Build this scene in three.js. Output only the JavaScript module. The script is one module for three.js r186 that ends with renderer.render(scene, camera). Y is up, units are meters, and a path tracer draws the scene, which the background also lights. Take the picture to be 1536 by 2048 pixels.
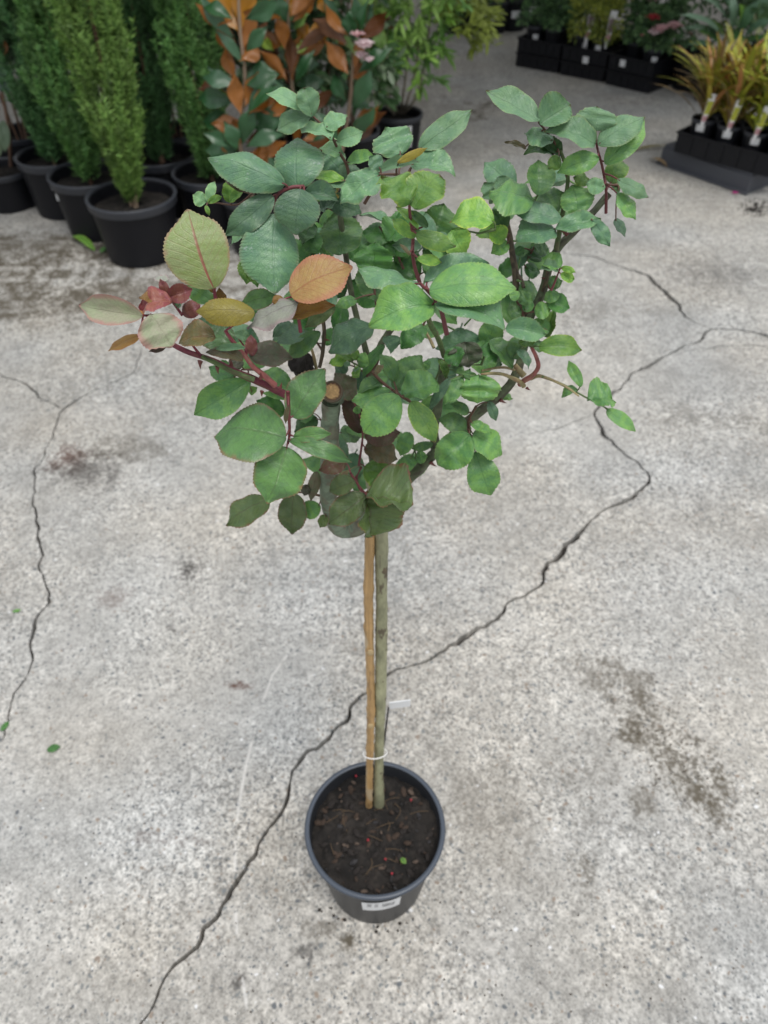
import * as THREE from 'three';
import { mergeGeometries } from 'three/addons/utils/BufferGeometryUtils.js';
import { RoundedBoxGeometry } from 'three/addons/geometries/RoundedBoxGeometry.js';
import { ImprovedNoise } from 'three/addons/math/ImprovedNoise.js';

// ---------- camera, sky, sun, exposure ----------
const CAM_H = 1.39, PITCH = THREE.MathUtils.degToRad(44), FPX = 1538;      // FPX: focal length in pixels of a 1536 x 2048 frame
const scene = new THREE.Scene();
const camera = new THREE.PerspectiveCamera(2 * Math.atan(1024 / FPX) * 180 / Math.PI, 0.75, 0.03, 80);
camera.position.set(0, CAM_H, 0);
camera.lookAt(0, CAM_H - Math.sin(PITCH), -Math.cos(PITCH));
camera.focus = 0.58; camera.userData.fStop = 8;
const renderer = new THREE.WebGLRenderer();
renderer.toneMapping = THREE.LinearToneMapping;
renderer.toneMappingExposure = 1.22;
renderer.shadowMap.enabled = true;

const SUN_DIR = new THREE.Vector3(0.2, 1.0, 0.12).normalize();
{ // overcast sky: brighter overhead, greyer towards the horizon, soft cloud mottling
  const W = 512, H = 256, d = new Float32Array(W * H * 4), no = new ImprovedNoise();
  for (let j = 0; j < H; j++) for (let i = 0; i < W; i++) {
    const el = (j + 0.5) / H * Math.PI - Math.PI / 2, az = (i + 0.5) / W * 2 * Math.PI;
    const x = Math.cos(el) * Math.cos(az), y = Math.sin(el), z = Math.cos(el) * Math.sin(az);
    const up = Math.max(0, y);
    const c = 1 + 0.14 * no.noise(x * 2.2 + 5, y * 4, z * 2.2) + 0.07 * no.noise(x * 5, y * 9 + 3, z * 5);
    const l = (y < 0 ? 0.28 : (0.30 + 0.86 * up)) * c, k = (j * W + i) * 4;
    d[k] = l * 0.965; d[k + 1] = l * 1.0; d[k + 2] = l * 1.06; d[k + 3] = 1;
  }
  const t = new THREE.DataTexture(d, W, H, THREE.RGBAFormat, THREE.FloatType);
  t.mapping = THREE.EquirectangularReflectionMapping; t.magFilter = t.minFilter = THREE.LinearFilter; t.needsUpdate = true;
  scene.background = t; scene.environment = t; scene.backgroundIntensity = 1; scene.environmentIntensity = 1;
}
const sun = new THREE.DirectionalLight(new THREE.Color(1, 0.97, 0.92), 1.5);
sun.position.copy(SUN_DIR).multiplyScalar(8); sun.target.position.set(0, 0, -1.5);
sun.castShadow = true; sun.shadow.radius = 45; sun.shadow.mapSize.set(2048, 2048);
Object.assign(sun.shadow.camera, { left: -6, right: 6, top: 6, bottom: -6, near: 0.5, far: 20 });
scene.add(sun, sun.target);

// ---------- helpers ----------
const V = (x, y, z) => new THREE.Vector3(x, y, z);
let seed = 7;
const rnd = () => { seed = (seed * 1664525 + 1013904223) >>> 0; return seed / 4294967296; };
const rr = (a, b) => a + (b - a) * rnd();
const RIGHT = V(1, 0, 0), UPV = V(0, Math.cos(PITCH), -Math.sin(PITCH)), FWD = V(0, -Math.sin(PITCH), -Math.cos(PITCH)), EYE = V(0, CAM_H, 0);
// where the line of sight through a measured photo point meets a level plane (onY) or an upright plane facing the viewer (onZ)
const ray = (x, y) => FWD.clone().addScaledVector(RIGHT, (x - 768) / FPX).addScaledVector(UPV, (1024 - y) / FPX);
const onY = (x, y, h = 0) => { const r = ray(x, y); return EYE.clone().addScaledVector(r, (h - CAM_H) / r.y); };
const onZ = (x, y, z) => { const r = ray(x, y); return EYE.clone().addScaledVector(r, z / r.z); };
const depthOf = (p) => p.clone().sub(EYE).dot(FWD);
const used = {};
const numbered = (n) => { const k = used[n] = (used[n] ?? -1) + 1; return k ? n + '_' + String(k).padStart(3, '0') : n; };
function thing(name, label, category, pos, turn = 0, group) {
  const o = new THREE.Group(); o.name = numbered(name); o.position.copy(pos); o.rotation.y = turn; scene.add(o);
  o.userData = { label, category }; if (group) o.userData.group = group;
  return o;
}
function mesh(name, geo, mat, parent, pos) {
  const m = new THREE.Mesh(geo, mat); m.name = name; m.castShadow = m.receiveShadow = true;
  if (pos) m.position.copy(pos);
  parent.add(m); return m;
}
const single = (name, geo, mat, label, category, pos, turn = 0, group) => {
  const m = mesh(numbered(name), geo, mat, scene, pos); m.rotation.y = turn; m.userData = { label, category }; if (group) m.userData.group = group; return m;
};
function copyOf(o, label, pos, turn = 0, scale = 1) {
  const c = o.clone(); c.name = numbered(o.name.replace(/_\d{3}$/, '')); c.position.copy(pos); c.rotation.y = turn; c.scale.setScalar(scale);
  c.userData = { ...o.userData, label }; scene.add(c); return c;
}
const std = (c, rough = 0.7, extra = {}) => new THREE.MeshPhysicalMaterial({ color: new THREE.Color().setRGB(...c), roughness: rough, side: THREE.DoubleSide, ...extra });
const noise = new ImprovedNoise();
const hash2 = (i, j, s = 0) => { let h = (Math.imul(i, 374761393) + Math.imul(j, 668265263) + Math.imul(s, 974634533)) | 0; h = Math.imul(h ^ (h >>> 13), 1274126177); return ((h ^ (h >>> 16)) >>> 0) / 4294967296; };
function vnoise(x, y, s = 0) {
  const i = Math.floor(x), j = Math.floor(y); let u = x - i, v = y - j; u = u * u * (3 - 2 * u); v = v * v * (3 - 2 * v);
  const a = hash2(i, j, s), b = hash2(i + 1, j, s), c = hash2(i, j + 1, s), d = hash2(i + 1, j + 1, s);
  return a + (b - a) * u + (c - a) * v + (a - b - c + d) * u * v;
}
const sm = (a, b, x) => { const t = Math.min(1, Math.max(0, (x - a) / (b - a))); return t * t * (3 - 2 * t); };
const toS = (l) => 255 * (l <= 0.0031308 ? 12.92 * l : 1.055 * Math.pow(Math.max(l, 0), 1 / 2.4) - 0.055);
function tex(W, H, f, srgb = true, wrap = THREE.RepeatWrapping) {
  const d = new Uint8Array(W * H * 4), o = [0, 0, 0];
  for (let j = 0; j < H; j++) for (let i = 0; i < W; i++) {
    f((i + 0.5) / W, (j + 0.5) / H, o); const k = (j * W + i) * 4;
    for (let c = 0; c < 3; c++) d[k + c] = Math.max(0, Math.min(255, srgb ? toS(o[c]) : o[c] * 255));
    d[k + 3] = 255;
  }
  const t = new THREE.DataTexture(d, W, H); t.wrapS = t.wrapT = wrap; t.magFilter = THREE.LinearFilter; t.minFilter = THREE.LinearFilter;
  if (srgb) t.colorSpace = THREE.SRGBColorSpace; t.needsUpdate = true; return t;
}
// tube with its own radius at every point of a smooth path
function tube(pts, r0, r1, sides = 8, seg = 0, wob = 0, cap = true) {
  const curve = new THREE.CatmullRomCurve3(pts, false, 'centripetal'), n = seg || Math.max(6, pts.length * 5);
  const fr = curve.computeFrenetFrames(n, false), pos = [], uv = [], idx = [], len = curve.getLength();
  for (let i = 0; i <= n; i++) {
    const t = i / n, p = curve.getPointAt(t), r = (typeof r0 === 'function' ? r0(t) : r0 + (r1 - r0) * t);
    for (let j = 0; j <= sides; j++) {
      const a = j / sides * 2 * Math.PI, q = r * (1 + wob * noise.noise(Math.cos(a) * 2 + 9, t * len * 60, Math.sin(a) * 2));
      pos.push(p.x + q * (Math.cos(a) * fr.normals[i].x + Math.sin(a) * fr.binormals[i].x), p.y + q * (Math.cos(a) * fr.normals[i].y + Math.sin(a) * fr.binormals[i].y), p.z + q * (Math.cos(a) * fr.normals[i].z + Math.sin(a) * fr.binormals[i].z));
      uv.push(j / sides * 0.06, t * len);
    }
  }
  for (let i = 0; i < n; i++) for (let j = 0; j < sides; j++) { const a = i * (sides + 1) + j, b = a + sides + 1; idx.push(a, b, a + 1, b, b + 1, a + 1); }
  if (cap) for (const e of [0, n]) {
    const p = curve.getPointAt(e / n), c = pos.length / 3; pos.push(p.x, p.y, p.z); uv.push(0.03, e / n * len);
    for (let j = 0; j < sides; j++) { const a = e * (sides + 1) + j; e ? idx.push(c, a, a + 1) : idx.push(c, a + 1, a); }
  }
  const g = new THREE.BufferGeometry(); g.setAttribute('position', new THREE.Float32BufferAttribute(pos, 3)); g.setAttribute('uv', new THREE.Float32BufferAttribute(uv, 2)); g.setIndex(idx); g.computeVertexNormals(); return g;
}
const shift = (g, p) => g.translate(-p.x, -p.y, -p.z);
const box = (w, h, d, x, y, z, r = 0) => (r ? new RoundedBoxGeometry(w, h, d, 2, r) : new THREE.BoxGeometry(w, h, d)).translate(x, y, z);
function tint(g, c) { const n = g.attributes.position.count, a = new Float32Array(n * 3); for (let i = 0; i < n; i++) a.set(c, i * 3); g.setAttribute('color', new THREE.BufferAttribute(a, 3)); return g; }
const join = (list) => mergeGeometries(list.map((g) => g.index ? g.toNonIndexed() : g));
// ---------- the concrete yard ----------
const TILE = 2.9, X0 = -1.45, Z0 = 0.15;          // the mapped patch of concrete, in metres
// stains: photo place, size along and across (m), slant, strength, colour
const STAINS = [
  [1262, 1360, 0.06, 0.035, 0.9, 0.55, 'soil'], [1290, 1440, 0.075, 0.045, 0.8, 0.55, 'soil'], [1330, 1500, 0.085, 0.045, 0.8, 0.7, 'soil'], [1385, 1560, 0.085, 0.05, 0.8, 0.7, 'soil'], [1420, 1600, 0.05, 0.05, 0.5, 0.4, 'soil'],
  [1180, 1340, 0.05, 0.03, 0.9, 0.3, 'soil'], [1285, 1595, 0.02, 0.03, 0.2, 0.5, 'soil'], [1170, 1740, 0.02, 0.04, 0, 0.45, 'soil'],
  [135, 915, 0.06, 0.05, 0.2, 0.9, 'red'], [180, 940, 0.10, 0.075, 0.2, 0.6, 'dark'], [250, 895, 0.10, 0.05, 0.1, 0.35, 'soil'],
  [378, 1140, 0.03, 0.03, 0.4, 0.9, 'dark'], [478, 1372, 0.022, 0.01, 0.1, 0.8, 'red'], [225, 1195, 0.04, 0.03, 0, 0.3, 'red'], [343, 1258, 0.012, 0.009, 0, 0.9, 'dark'],
  [60, 600, 0.34, 0.16, 0, 0.75, 'soil'], [300, 585, 0.42, 0.12, 0, 0.75, 'soil'], [20, 540, 0.3, 0.16, 0, 0.75, 'soil'], [150, 540, 0.3, 0.12, 0, 0.7, 'soil'],
  [1420, 840, 0.16, 0.05, 0.2, 0.25, 'soil'], [1180, 620, 0.2, 0.08, 0.1, 0.2, 'soil'], [1430, 540, 0.2, 0.12, 0.1, 0.35, 'dark'],
  [640, 1860, 0.03, 0.012, 0.1, 0.4, 'soil'], [330, 1680, 0.06, 0.015, 0.1, 0.25, 'red'], [700, 1880, 0.012, 0.012, 0, 0.9, 'soil'], [612, 1907, 0.012, 0.01, 0, 0.6, 'dark'], [480, 1960, 0.01, 0.01, 0, 0.8, 'dark'],
  [1180, 1590, 0.05, 0.07, 0, 0.2, 'soil'], [990, 1600, 0.1, 0.08, 0, 0.2, 'soil'],
].map(([x, y, a, b, t, k, c]) => { const p = onY(x, y); return [p.x, p.z, a, b, Math.cos(t), Math.sin(t), k, { soil: [0.10, 0.085, 0.062], red: [0.12, 0.07, 0.055], dark: [0.07, 0.065, 0.06] }[c]]; });
const SCUFF = [[575, 1310], [545, 1350], [520, 1420], [490, 1540], [478, 1610], [470, 1690], [472, 1850], [480, 1930], [495, 2020]].map(([x, y]) => onY(x, y));
function concrete(u, v, o) {
  const x = X0 + u * TILE, z = Z0 - v * TILE, mm = 1000;
  const big = vnoise(x * 2.1 + 9, z * 2.1, 1), mid = vnoise(x * 9, z * 9, 2), m3 = vnoise(x * 34, z * 34, 3), fine = vnoise(x * 125, z * 125, 4), f2 = vnoise(x * 270, z * 270, 5), f3 = vnoise(x * 560, z * 560, 6);
  // smooth cream where the laitance is left, bare aggregate where it has worn off
  const worn = sm(0.25, 0.75, 0.45 * vnoise(x * 3.3, z * 3.3, 8) + 0.3 * mid + 0.25 * m3 + 0.10 * sm(-0.9, -0.3, z));
  let l = 0.376 + 0.07 * (big - 0.5) + 0.08 * (mid - 0.5) + 0.08 * (m3 - 0.5);
  l *= 1 + (0.28 + 0.30 * worn) * (fine - 0.5) + (0.40 + 0.55 * worn) * (f2 - 0.5) + 0.55 * (f3 - 0.5);
  let r = l * 1.0, g = l * 0.965, b = l * 0.895;
  const warm = vnoise(x * 5 + 3, z * 5, 11) - 0.5; r *= 1 + 0.06 * warm; b *= 1 - 0.08 * warm;
  { const pale = sm(0.5, 0.72, 0.6 * vnoise(x * 7 + 20, z * 7, 12) + 0.4 * vnoise(x * 26, z * 26, 13)) * (0.4 + 0.6 * fine) * 0.17; r += (0.60 - r) * pale; g += (0.585 - g) * pale; b += (0.56 - b) * pale; }
  // stones showing through
  for (const [cell, s, keep] of [[0.009, 21, 0.30], [0.014, 22, 0.16], [0.005, 23, 0.28]]) {
    const ci = Math.floor(x / cell), cj = Math.floor(z / cell);
    for (let a = -1; a <= 1; a++) for (let c = -1; c <= 1; c++) {
      const i = ci + a, j = cj + c, h = hash2(i, j, s); if (h > keep * (0.35 + 0.9 * worn)) continue;
      const dx = x - (i + 0.2 + 0.6 * hash2(i, j, s + 40)) * cell, dz = z - (j + 0.2 + 0.6 * hash2(i, j, s + 80)) * cell, ang = hash2(i, j, s + 3) * 3.1;
      const p = dx * Math.cos(ang) + dz * Math.sin(ang), q = (dz * Math.cos(ang) - dx * Math.sin(ang)) * (1.2 + hash2(i, j, s + 5));
      const rad = cell * (0.18 + 0.2 * hash2(i, j, s + 7)), e = 1 - sm(0.75, 1.1, Math.hypot(p, q) / rad);
      if (e <= 0) continue;
      const t = hash2(i, j, s + 9), k = 0.9 * e, c3 = t < 0.5 ? [0.17, 0.18, 0.18] : t < 0.72 ? [0.10, 0.11, 0.12] : t < 0.86 ? [0.24, 0.19, 0.15] : t < 0.97 ? [0.5, 0.48, 0.45] : [0.7, 0.7, 0.7];
      r += (c3[0] - r) * k; g += (c3[1] - g) * k; b += (c3[2] - b) * k;
    }
  }
  for (const [sx, sz, a, c, co, si, k, col] of STAINS) {
    const dx = x - sx, dz = z - sz; if (Math.abs(dx) > 2.2 * a + 2.2 * c || Math.abs(dz) > 2.2 * a + 2.2 * c) continue;
    const p = (dx * co + dz * si) / a, q = (dz * co - dx * si) / c, d = Math.hypot(p, q) + 0.9 * (m3 - 0.5) + 0.6 * (fine - 0.5) + 0.5 * (mid - 0.5) + 0.5 * (f2 - 0.5);
    const w = (1 - sm(0.10, 1.5, d)) * Math.min(1, k * (0.62 + 0.75 * sm(0.2, 0.85, 1 - 0.35 * fine - 0.35 * f2 - 0.3 * m3))); r += (col[0] - r) * w; g += (col[1] - g) * w; b += (col[2] - b) * w;
  }
  for (let i = 0; i + 1 < SCUFF.length; i++) {         // pale chalky scrape
    const a = SCUFF[i], c = SCUFF[i + 1]; if (x < Math.min(a.x, c.x) - 0.02 || x > Math.max(a.x, c.x) + 0.02 || z < Math.min(a.z, c.z) - 0.005 || z > Math.max(a.z, c.z) + 0.005) continue;
    const ex = c.x - a.x, ez = c.z - a.z, t = ((x - a.x) * ex + (z - a.z) * ez) / (ex * ex + ez * ez); if (t < 0 || t > 1) continue;
    const d = Math.abs((x - a.x) * ez - (z - a.z) * ex) / Math.hypot(ex, ez), w = (1 - sm(0.0012, 0.0042, d + 0.003 * (f2 - 0.5))) * sm(0.46, 0.64, 0.7 * vnoise(x * 60, z * 20, 31) + 0.3 * f2) * 0.7;
    r += (0.62 - r) * w; g += (0.6 - g) * w; b += (0.57 - b) * w;
  }
  o[0] = r; o[1] = g; o[2] = b;
}
const concreteMap = tex(2048, 2048, concrete, true, THREE.MirroredRepeatWrapping);
const gritBump = tex(512, 512, (u, v, o) => { const per = (s, k) => { const x = u * s, y = v * s, i = Math.floor(x), j = Math.floor(y); let a = x - i, b = y - j; a = a * a * (3 - 2 * a); b = b * b * (3 - 2 * b); const h = (p, q) => hash2((p + s) % s, (q + s) % s, k); return (h(i, j) * (1 - a) + h(i + 1, j) * a) * (1 - b) + (h(i, j + 1) * (1 - a) + h(i + 1, j + 1) * a) * b; }; o[0] = o[1] = o[2] = 0.45 * per(40, 1) + 0.35 * per(90, 2) + 0.2 * per(200, 3); }, false);
gritBump.repeat.set(7, 7);
const concreteMat = new THREE.MeshStandardMaterial({ map: concreteMap, roughness: 0.93, bumpMap: gritBump, bumpScale: 0.0012 });
const CRACKS = [   // measured points with the width of the gap in mm; the first runs on round its corners to the right edge
  [[[240, 2110], [283, 2047], [310, 2011], [328, 1975], [337, 1955], [365, 1920], [401, 1888], [406, 1856], [438, 1833], [456, 1801], [497, 1738], [542, 1651], [570, 1601], [606, 1514], [638, 1487], [697, 1437], [703, 1420], [735, 1385], [775, 1350], [800, 1335], [860, 1320], [900, 1295], [940, 1265], [1000, 1235], [1020, 1205], [1065, 1185], [1085, 1160], [1095, 1135], [1130, 1100], [1160, 1060], [1195, 1028], [1250, 1000], [1288, 975], [1298, 948], [1265, 920], [1235, 895], [1205, 860], [1190, 830], [1205, 800], [1240, 775], [1270, 745], [1310, 725], [1350, 700], [1400, 680], [1422, 660], [1480, 660], [1540, 672], [1620, 690]], 5.6],
  [[[1182, 829], [1150, 845], [1090, 862], [1040, 872]], 3.0], [[[1419, 657.2], [1380, 640], [1350, 605], [1315, 570], [1290, 550], [1230, 530], [1190, 515], [1110, 503]], 5.2], [[[1368, 703], [1395, 697], [1450, 693], [1540, 694], [1600, 700]], 3.6],
  [[[-30, 1520], [5, 1470], [15, 1430], [30, 1390], [55, 1350], [65, 1310], [60, 1280], [75, 1240], [95, 1205], [90, 1170], [78, 1140], [85, 1110], [75, 1060], [65, 1010], [68, 960], [75, 930], [95, 900], [110, 860], [126, 822], [180, 785], [240, 760], [268, 745], [275, 725], [287, 695]], 3.9],
  [[[120, 816], [90, 800], [50, 770], [20, 755], [-40, 742]], 4.6], [[[280, 749], [330, 751], [400, 760]], 3],
];
{
  const shape = new THREE.Shape([[-14, -3], [14, -3], [14, 24], [-14, 24]].map((p) => new THREE.Vector2(...p)));     // shape y runs away from the viewer
  CRACKS.forEach(([pts, mm], n) => {
    const c = new THREE.CatmullRomCurve3(pts.map(([x, y]) => onY(x, y)), false, 'centripetal'), len = c.getLength(), m = Math.ceil(len / 0.008), L = [], R = [];
    for (let i = 0; i <= m; i++) {
      const t = i / m, p = c.getPointAt(t), d = c.getTangentAt(t), s = p.x * 0 + t * len;
      const w = mm / 2000 * (1.0 + 0.02 * p.z * p.z) * 1.35 * (0.55 + 0.5 * vnoise(s * 24, n, 41) + 1.9 * Math.pow(vnoise(s * 9, n, 42), 4) + 0.35 * (vnoise(s * 70, n, 46) - 0.5)) * Math.min(1, 0.25 + 0.06 * len * Math.min(t, 1 - t) / 0.01), j = 0.007 * (vnoise(s * 60, n, 43) - 0.5) + 0.010 * (vnoise(s * 22, n, 47) - 0.5);
      const j1 = 0.0016 * (vnoise(s * 140, n, 44) - 0.5), j2 = 0.0016 * (vnoise(s * 140, n, 45) - 0.5);
      const nx = -d.z, nz = d.x;
      L.push(new THREE.Vector2(p.x + nx * (w + j + j1), -(p.z + nz * (w + j + j1)))); R.push(new THREE.Vector2(p.x - nx * (w - j + j2), -(p.z - nz * (w - j + j2))));
    }
    shape.holes.push(new THREE.Path([...L, ...R.reverse()]));
  });
  const g = new THREE.ExtrudeGeometry(shape, { depth: 0.022, bevelEnabled: false }).rotateX(-Math.PI / 2).translate(0, -0.022, 0);
  const p = g.attributes.position, uv = g.attributes.uv; for (let i = 0; i < p.count; i++) uv.setXY(i, (p.getX(i) - X0) / TILE, (Z0 - p.getZ(i)) / TILE);
  const slab = mesh('concrete_ground', g, concreteMat, scene); slab.userData = { kind: 'structure', label: 'worn grey concrete yard with branching cracks', };
  const bed = mesh('crack_bed', new THREE.PlaneGeometry(27.9, 26.9).rotateX(-Math.PI / 2).translate(0, -0.0215, -10.5), std([0.045, 0.04, 0.035], 1), scene); bed.userData = { kind: 'structure' };
}

{ // the nursery's shade roof, above and behind the frame: it darkens the far part of the yard
  const roof = new THREE.Group(); roof.name = 'shade_roof'; roof.userData = { kind: 'structure' }; scene.add(roof);
  const pm = std([0.25, 0.25, 0.26], 0.6);
  const edge = (x) => -2.85 - 0.30 * x, clothM = new THREE.MeshPhysicalMaterial({ color: new THREE.Color().setRGB(0.34, 0.34, 0.33), roughness: 1, transmission: 0.44, thickness: 0, side: THREE.DoubleSide });
  const sh = new THREE.Shape([[-9, -edge(-9)], [9, -edge(9)], [9, 15], [-9, 15]].map((p) => new THREE.Vector2(...p)));
  mesh('shade_cloth', new THREE.ShapeGeometry(sh).rotateX(-Math.PI / 2).translate(0, 2.5, 0), clothM, roof);
  mesh('edge_beam', box(18.8, 0.1, 0.08, 0, 0, 0).rotateY(Math.atan(0.30)).translate(0, 2.44, -2.86), pm, roof);
  for (const [x, z] of [[-6.5, -1.1], [6.5, -5.0], [-6.5, -13], [6.5, -13], [-6.5, -8], [6.5, -8]]) mesh('post', box(0.09, 2.36, 0.09, x, 1.18, z), pm, roof);
}
// ---------- leaves ----------
// veins of a rose leaflet over (u across, v base to tip): 0 on the blade, 1 on a vein
function veins(u, v, fineNet = true) {
  const a = Math.abs(u * 2 - 1), side = u < 0.5 ? 0 : 1, mid = 1 - sm(0.012, 0.045, a * (0.5 + v * 0.7));
  const q = (v - 0.42 * a + 0.10 * a * a) * 9.5 + side * 0.45 + 0.18 * (vnoise(a * 3, v * 6, 51 + side) - 0.5), d = Math.abs(q - Math.round(q)), lat = (1 - sm(0.03, 0.10 + 0.03 * a, d)) * (1 - sm(0.8, 1.0, a)) * 0.55;
  let net = 0;
  if (fineNet) { // little polygons between the veins
    const X = u * 20, Y = v * 34, i = Math.floor(X), j = Math.floor(Y); let d1 = 9, d2 = 9;
    for (let m = -1; m <= 1; m++) for (let n = -1; n <= 1; n++) { const dx = X - (i + m + hash2(i + m, j + n, 61)), dy = Y - (j + n + hash2(i + m, j + n, 62)), e = Math.hypot(dx, dy); if (e < d1) { d2 = d1; d1 = e; } else if (e < d2) d2 = e; }
    net = (1 - sm(0.02, 0.22, d2 - d1)) * 0.38;
  }
  return Math.max(mid, lat, net);
}
const veinBump = tex(256, 384, (u, v, o) => { const e = veins(u, v); o[0] = o[1] = o[2] = 0.75 - 0.6 * e + 0.25 * (vnoise(u * 14, v * 22, 65) - 0.5); }, false, THREE.ClampToEdgeWrapping);
// kinds: blade, blade variation, vein colour, vein strength, margin colour, margin width and strength, gloss
const KIND = {
  g: { c: [0.095, 0.237, 0.074], c2: [0.146, 0.313, 0.071], vn: [0.064, 0.153, 0.054], vk: 0.45, m: [0.256, 0.300, 0.068], mk: 0.25 },
  b: { c: [0.091, 0.206, 0.108], c2: [0.125, 0.264, 0.116], vn: [0.060, 0.143, 0.074], vk: 0.45, m: [0.272, 0.186, 0.095], mk: 0.25 },
  p: { c: [0.173, 0.348, 0.171], c2: [0.222, 0.410, 0.185], vn: [0.114, 0.231, 0.105], vk: 0.4, m: [0.405, 0.450, 0.130], mk: 0.36 },
  e: { c: [0.121, 0.293, 0.047], c2: [0.207, 0.399, 0.058], vn: [0.093, 0.200, 0.032], vk: 0.35, m: [0.540, 0.621, 0.084], mk: 0.54 },
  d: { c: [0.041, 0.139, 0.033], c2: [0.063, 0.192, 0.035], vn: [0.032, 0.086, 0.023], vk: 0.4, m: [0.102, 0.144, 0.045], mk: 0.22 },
  q: { c: [0.085, 0.090, 0.055], c2: [0.045, 0.070, 0.030], vn: [0.13, 0.14, 0.09], vk: 0.6, m: [0.10, 0.08, 0.05], mk: 0.22 },      // withered
  gr: { c: [0.082, 0.188, 0.065], c2: [0.107, 0.241, 0.067], vn: [0.077, 0.094, 0.045], vk: 0.45, m: [0.280, 0.074, 0.065], mk: 0.54 },
  ol: { c: [0.105, 0.175, 0.056], c2: [0.134, 0.204, 0.059], vn: [0.095, 0.060, 0.038], vk: 0.6, m: [0.300, 0.072, 0.066], mk: 0.58 },
  br: { c: [0.156, 0.117, 0.040], c2: [0.108, 0.112, 0.040], vn: [0.137, 0.048, 0.026], vk: 0.5, m: [0.287, 0.103, 0.066], mk: 0.50 },
  bd: { c: [0.094, 0.080, 0.046], c2: [0.077, 0.099, 0.046], vn: [0.077, 0.039, 0.031], vk: 0.5, m: [0.221, 0.078, 0.066], mk: 0.50 },
  m: { c: [0.102, 0.050, 0.033], c2: [0.084, 0.069, 0.033], vn: [0.084, 0.021, 0.022], vk: 0.6, m: [0.144, 0.033, 0.033], mk: 0.43 },
  c: { c: [0.340, 0.193, 0.060], c2: [0.365, 0.238, 0.072], vn: [0.255, 0.070, 0.032], vk: 0.65, m: [0.42, 0.10, 0.09], mk: 0.50, mw: 0.5 },
  y: { c: [0.281, 0.230, 0.022], c2: [0.340, 0.281, 0.028], vn: [0.170, 0.119, 0.016], vk: 0.55, m: [0.38, 0.17, 0.04], mk: 0.50 },
  o: { c: [0.340, 0.172, 0.036], c2: [0.357, 0.205, 0.040], vn: [0.238, 0.082, 0.024], vk: 0.5, m: [0.36, 0.07, 0.05], mk: 0.43 },
  r: { c: [0.264, 0.060, 0.068], c2: [0.288, 0.095, 0.058], vn: [0.200, 0.032, 0.043], vk: 0.5, m: [0.30, 0.05, 0.07], mk: 0.43 },
  w: { c: [0.299, 0.341, 0.197], c2: [0.329, 0.325, 0.218], vn: [0.224, 0.212, 0.136], vk: 0.5, m: [0.42, 0.13, 0.15], mk: 0.61, mw: 0.5 },
  v: { c: [0.356, 0.364, 0.300], c2: [0.364, 0.389, 0.292], vn: [0.232, 0.182, 0.178], vk: 0.5, m: [0.40, 0.22, 0.26], mk: 0.58, mw: 0.5 },
  l: { c: [0.230, 0.308, 0.093], c2: [0.264, 0.326, 0.136], vn: [0.255, 0.150, 0.068], vk: 0.6, m: [0.36, 0.14, 0.12], mk: 0.54, mid: [0.30, 0.06, 0.06] },
};
const leafMats = {};
let kindNo = 0;
for (const [k, s] of Object.entries(KIND)) {
  const n = ++kindNo;
  const map = tex(192, 320, (u, v, o) => {
    const a = Math.abs(u * 2 - 1), e = veins(u, v), mott = sm(0.25, 0.8, 0.6 * vnoise(u * 5 + n, v * 8, 71) + 0.4 * vnoise(u * 18, v * 28, 72));
    const edge = Math.max(a + 0.12 * (vnoise(u * 9, v * 16, 73) - 0.5), sm(0.86, 1.0, v) * 1.05), mm = sm(1 - 0.15 * (s.mw ? 2.6 : 1), 1.0, edge) * s.mk, sp = vnoise(u * 60, v * 100, 74), brown = (k === 'e' || k === 'p') ? sm(0.93, 1.0, v + 0.10 * (vnoise(u * 8, v * 8, 75) - 0.5)) * 0.8 : 0, lime_ = k === 'b' || k === 'p' ? sm(0.74, 0.9, 0.55 * vnoise(u * 6 + 3, v * 9, 76) + 0.45 * vnoise(u * 40, v * 60, 77)) * 0.42 : 0;
    const midr = s.mid ? 1 - sm(0.02, 0.07, a) : 0;
    for (let i = 0; i < 3; i++) {
      let c = s.c[i] + (s.c2[i] - s.c[i]) * mott; c *= 0.90 + 0.2 * sp; c += (s.m[i] - c) * mm; c += (s.vn[i] - c) * e * s.vk * 0.75; if (s.mid) c += (s.mid[i] - c) * midr * (0.9 - 0.6 * v); c += ([0.13, 0.07, 0.02][i] - c) * brown; c += ([0.40, 0.46, 0.42][i] - c) * lime_; o[i] = c;
    }
  }, true, THREE.ClampToEdgeWrapping);
  leafMats[k] = [0.66, 1, 1.2].map((f) => new THREE.MeshPhysicalMaterial({ name: 'leaf_' + k, map, color: new THREE.Color().setRGB(f * (f > 1 ? 1.03 : 1), f, f * (f > 1 ? 0.94 : 1.03)), roughness: ({ b: 0.40, p: 0.44, v: 0.6, w: 0.6 })[k] ?? 0.36, bumpMap: veinBump, bumpScale: 0.00045, transmission: 0.12, sheen: 'gbpe'.includes(k[0]) ? 0.55 : 0.3, sheenColor: new THREE.Color().setRGB(0.62, 0.80, 0.74), sheenRoughness: 0.45, clearcoat: 'gedlbr'.includes(k[0]) ? 0.22 : 0.05, clearcoatRoughness: 0.38, thickness: 0, ior: 1.45, side: THREE.DoubleSide }));
}
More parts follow.
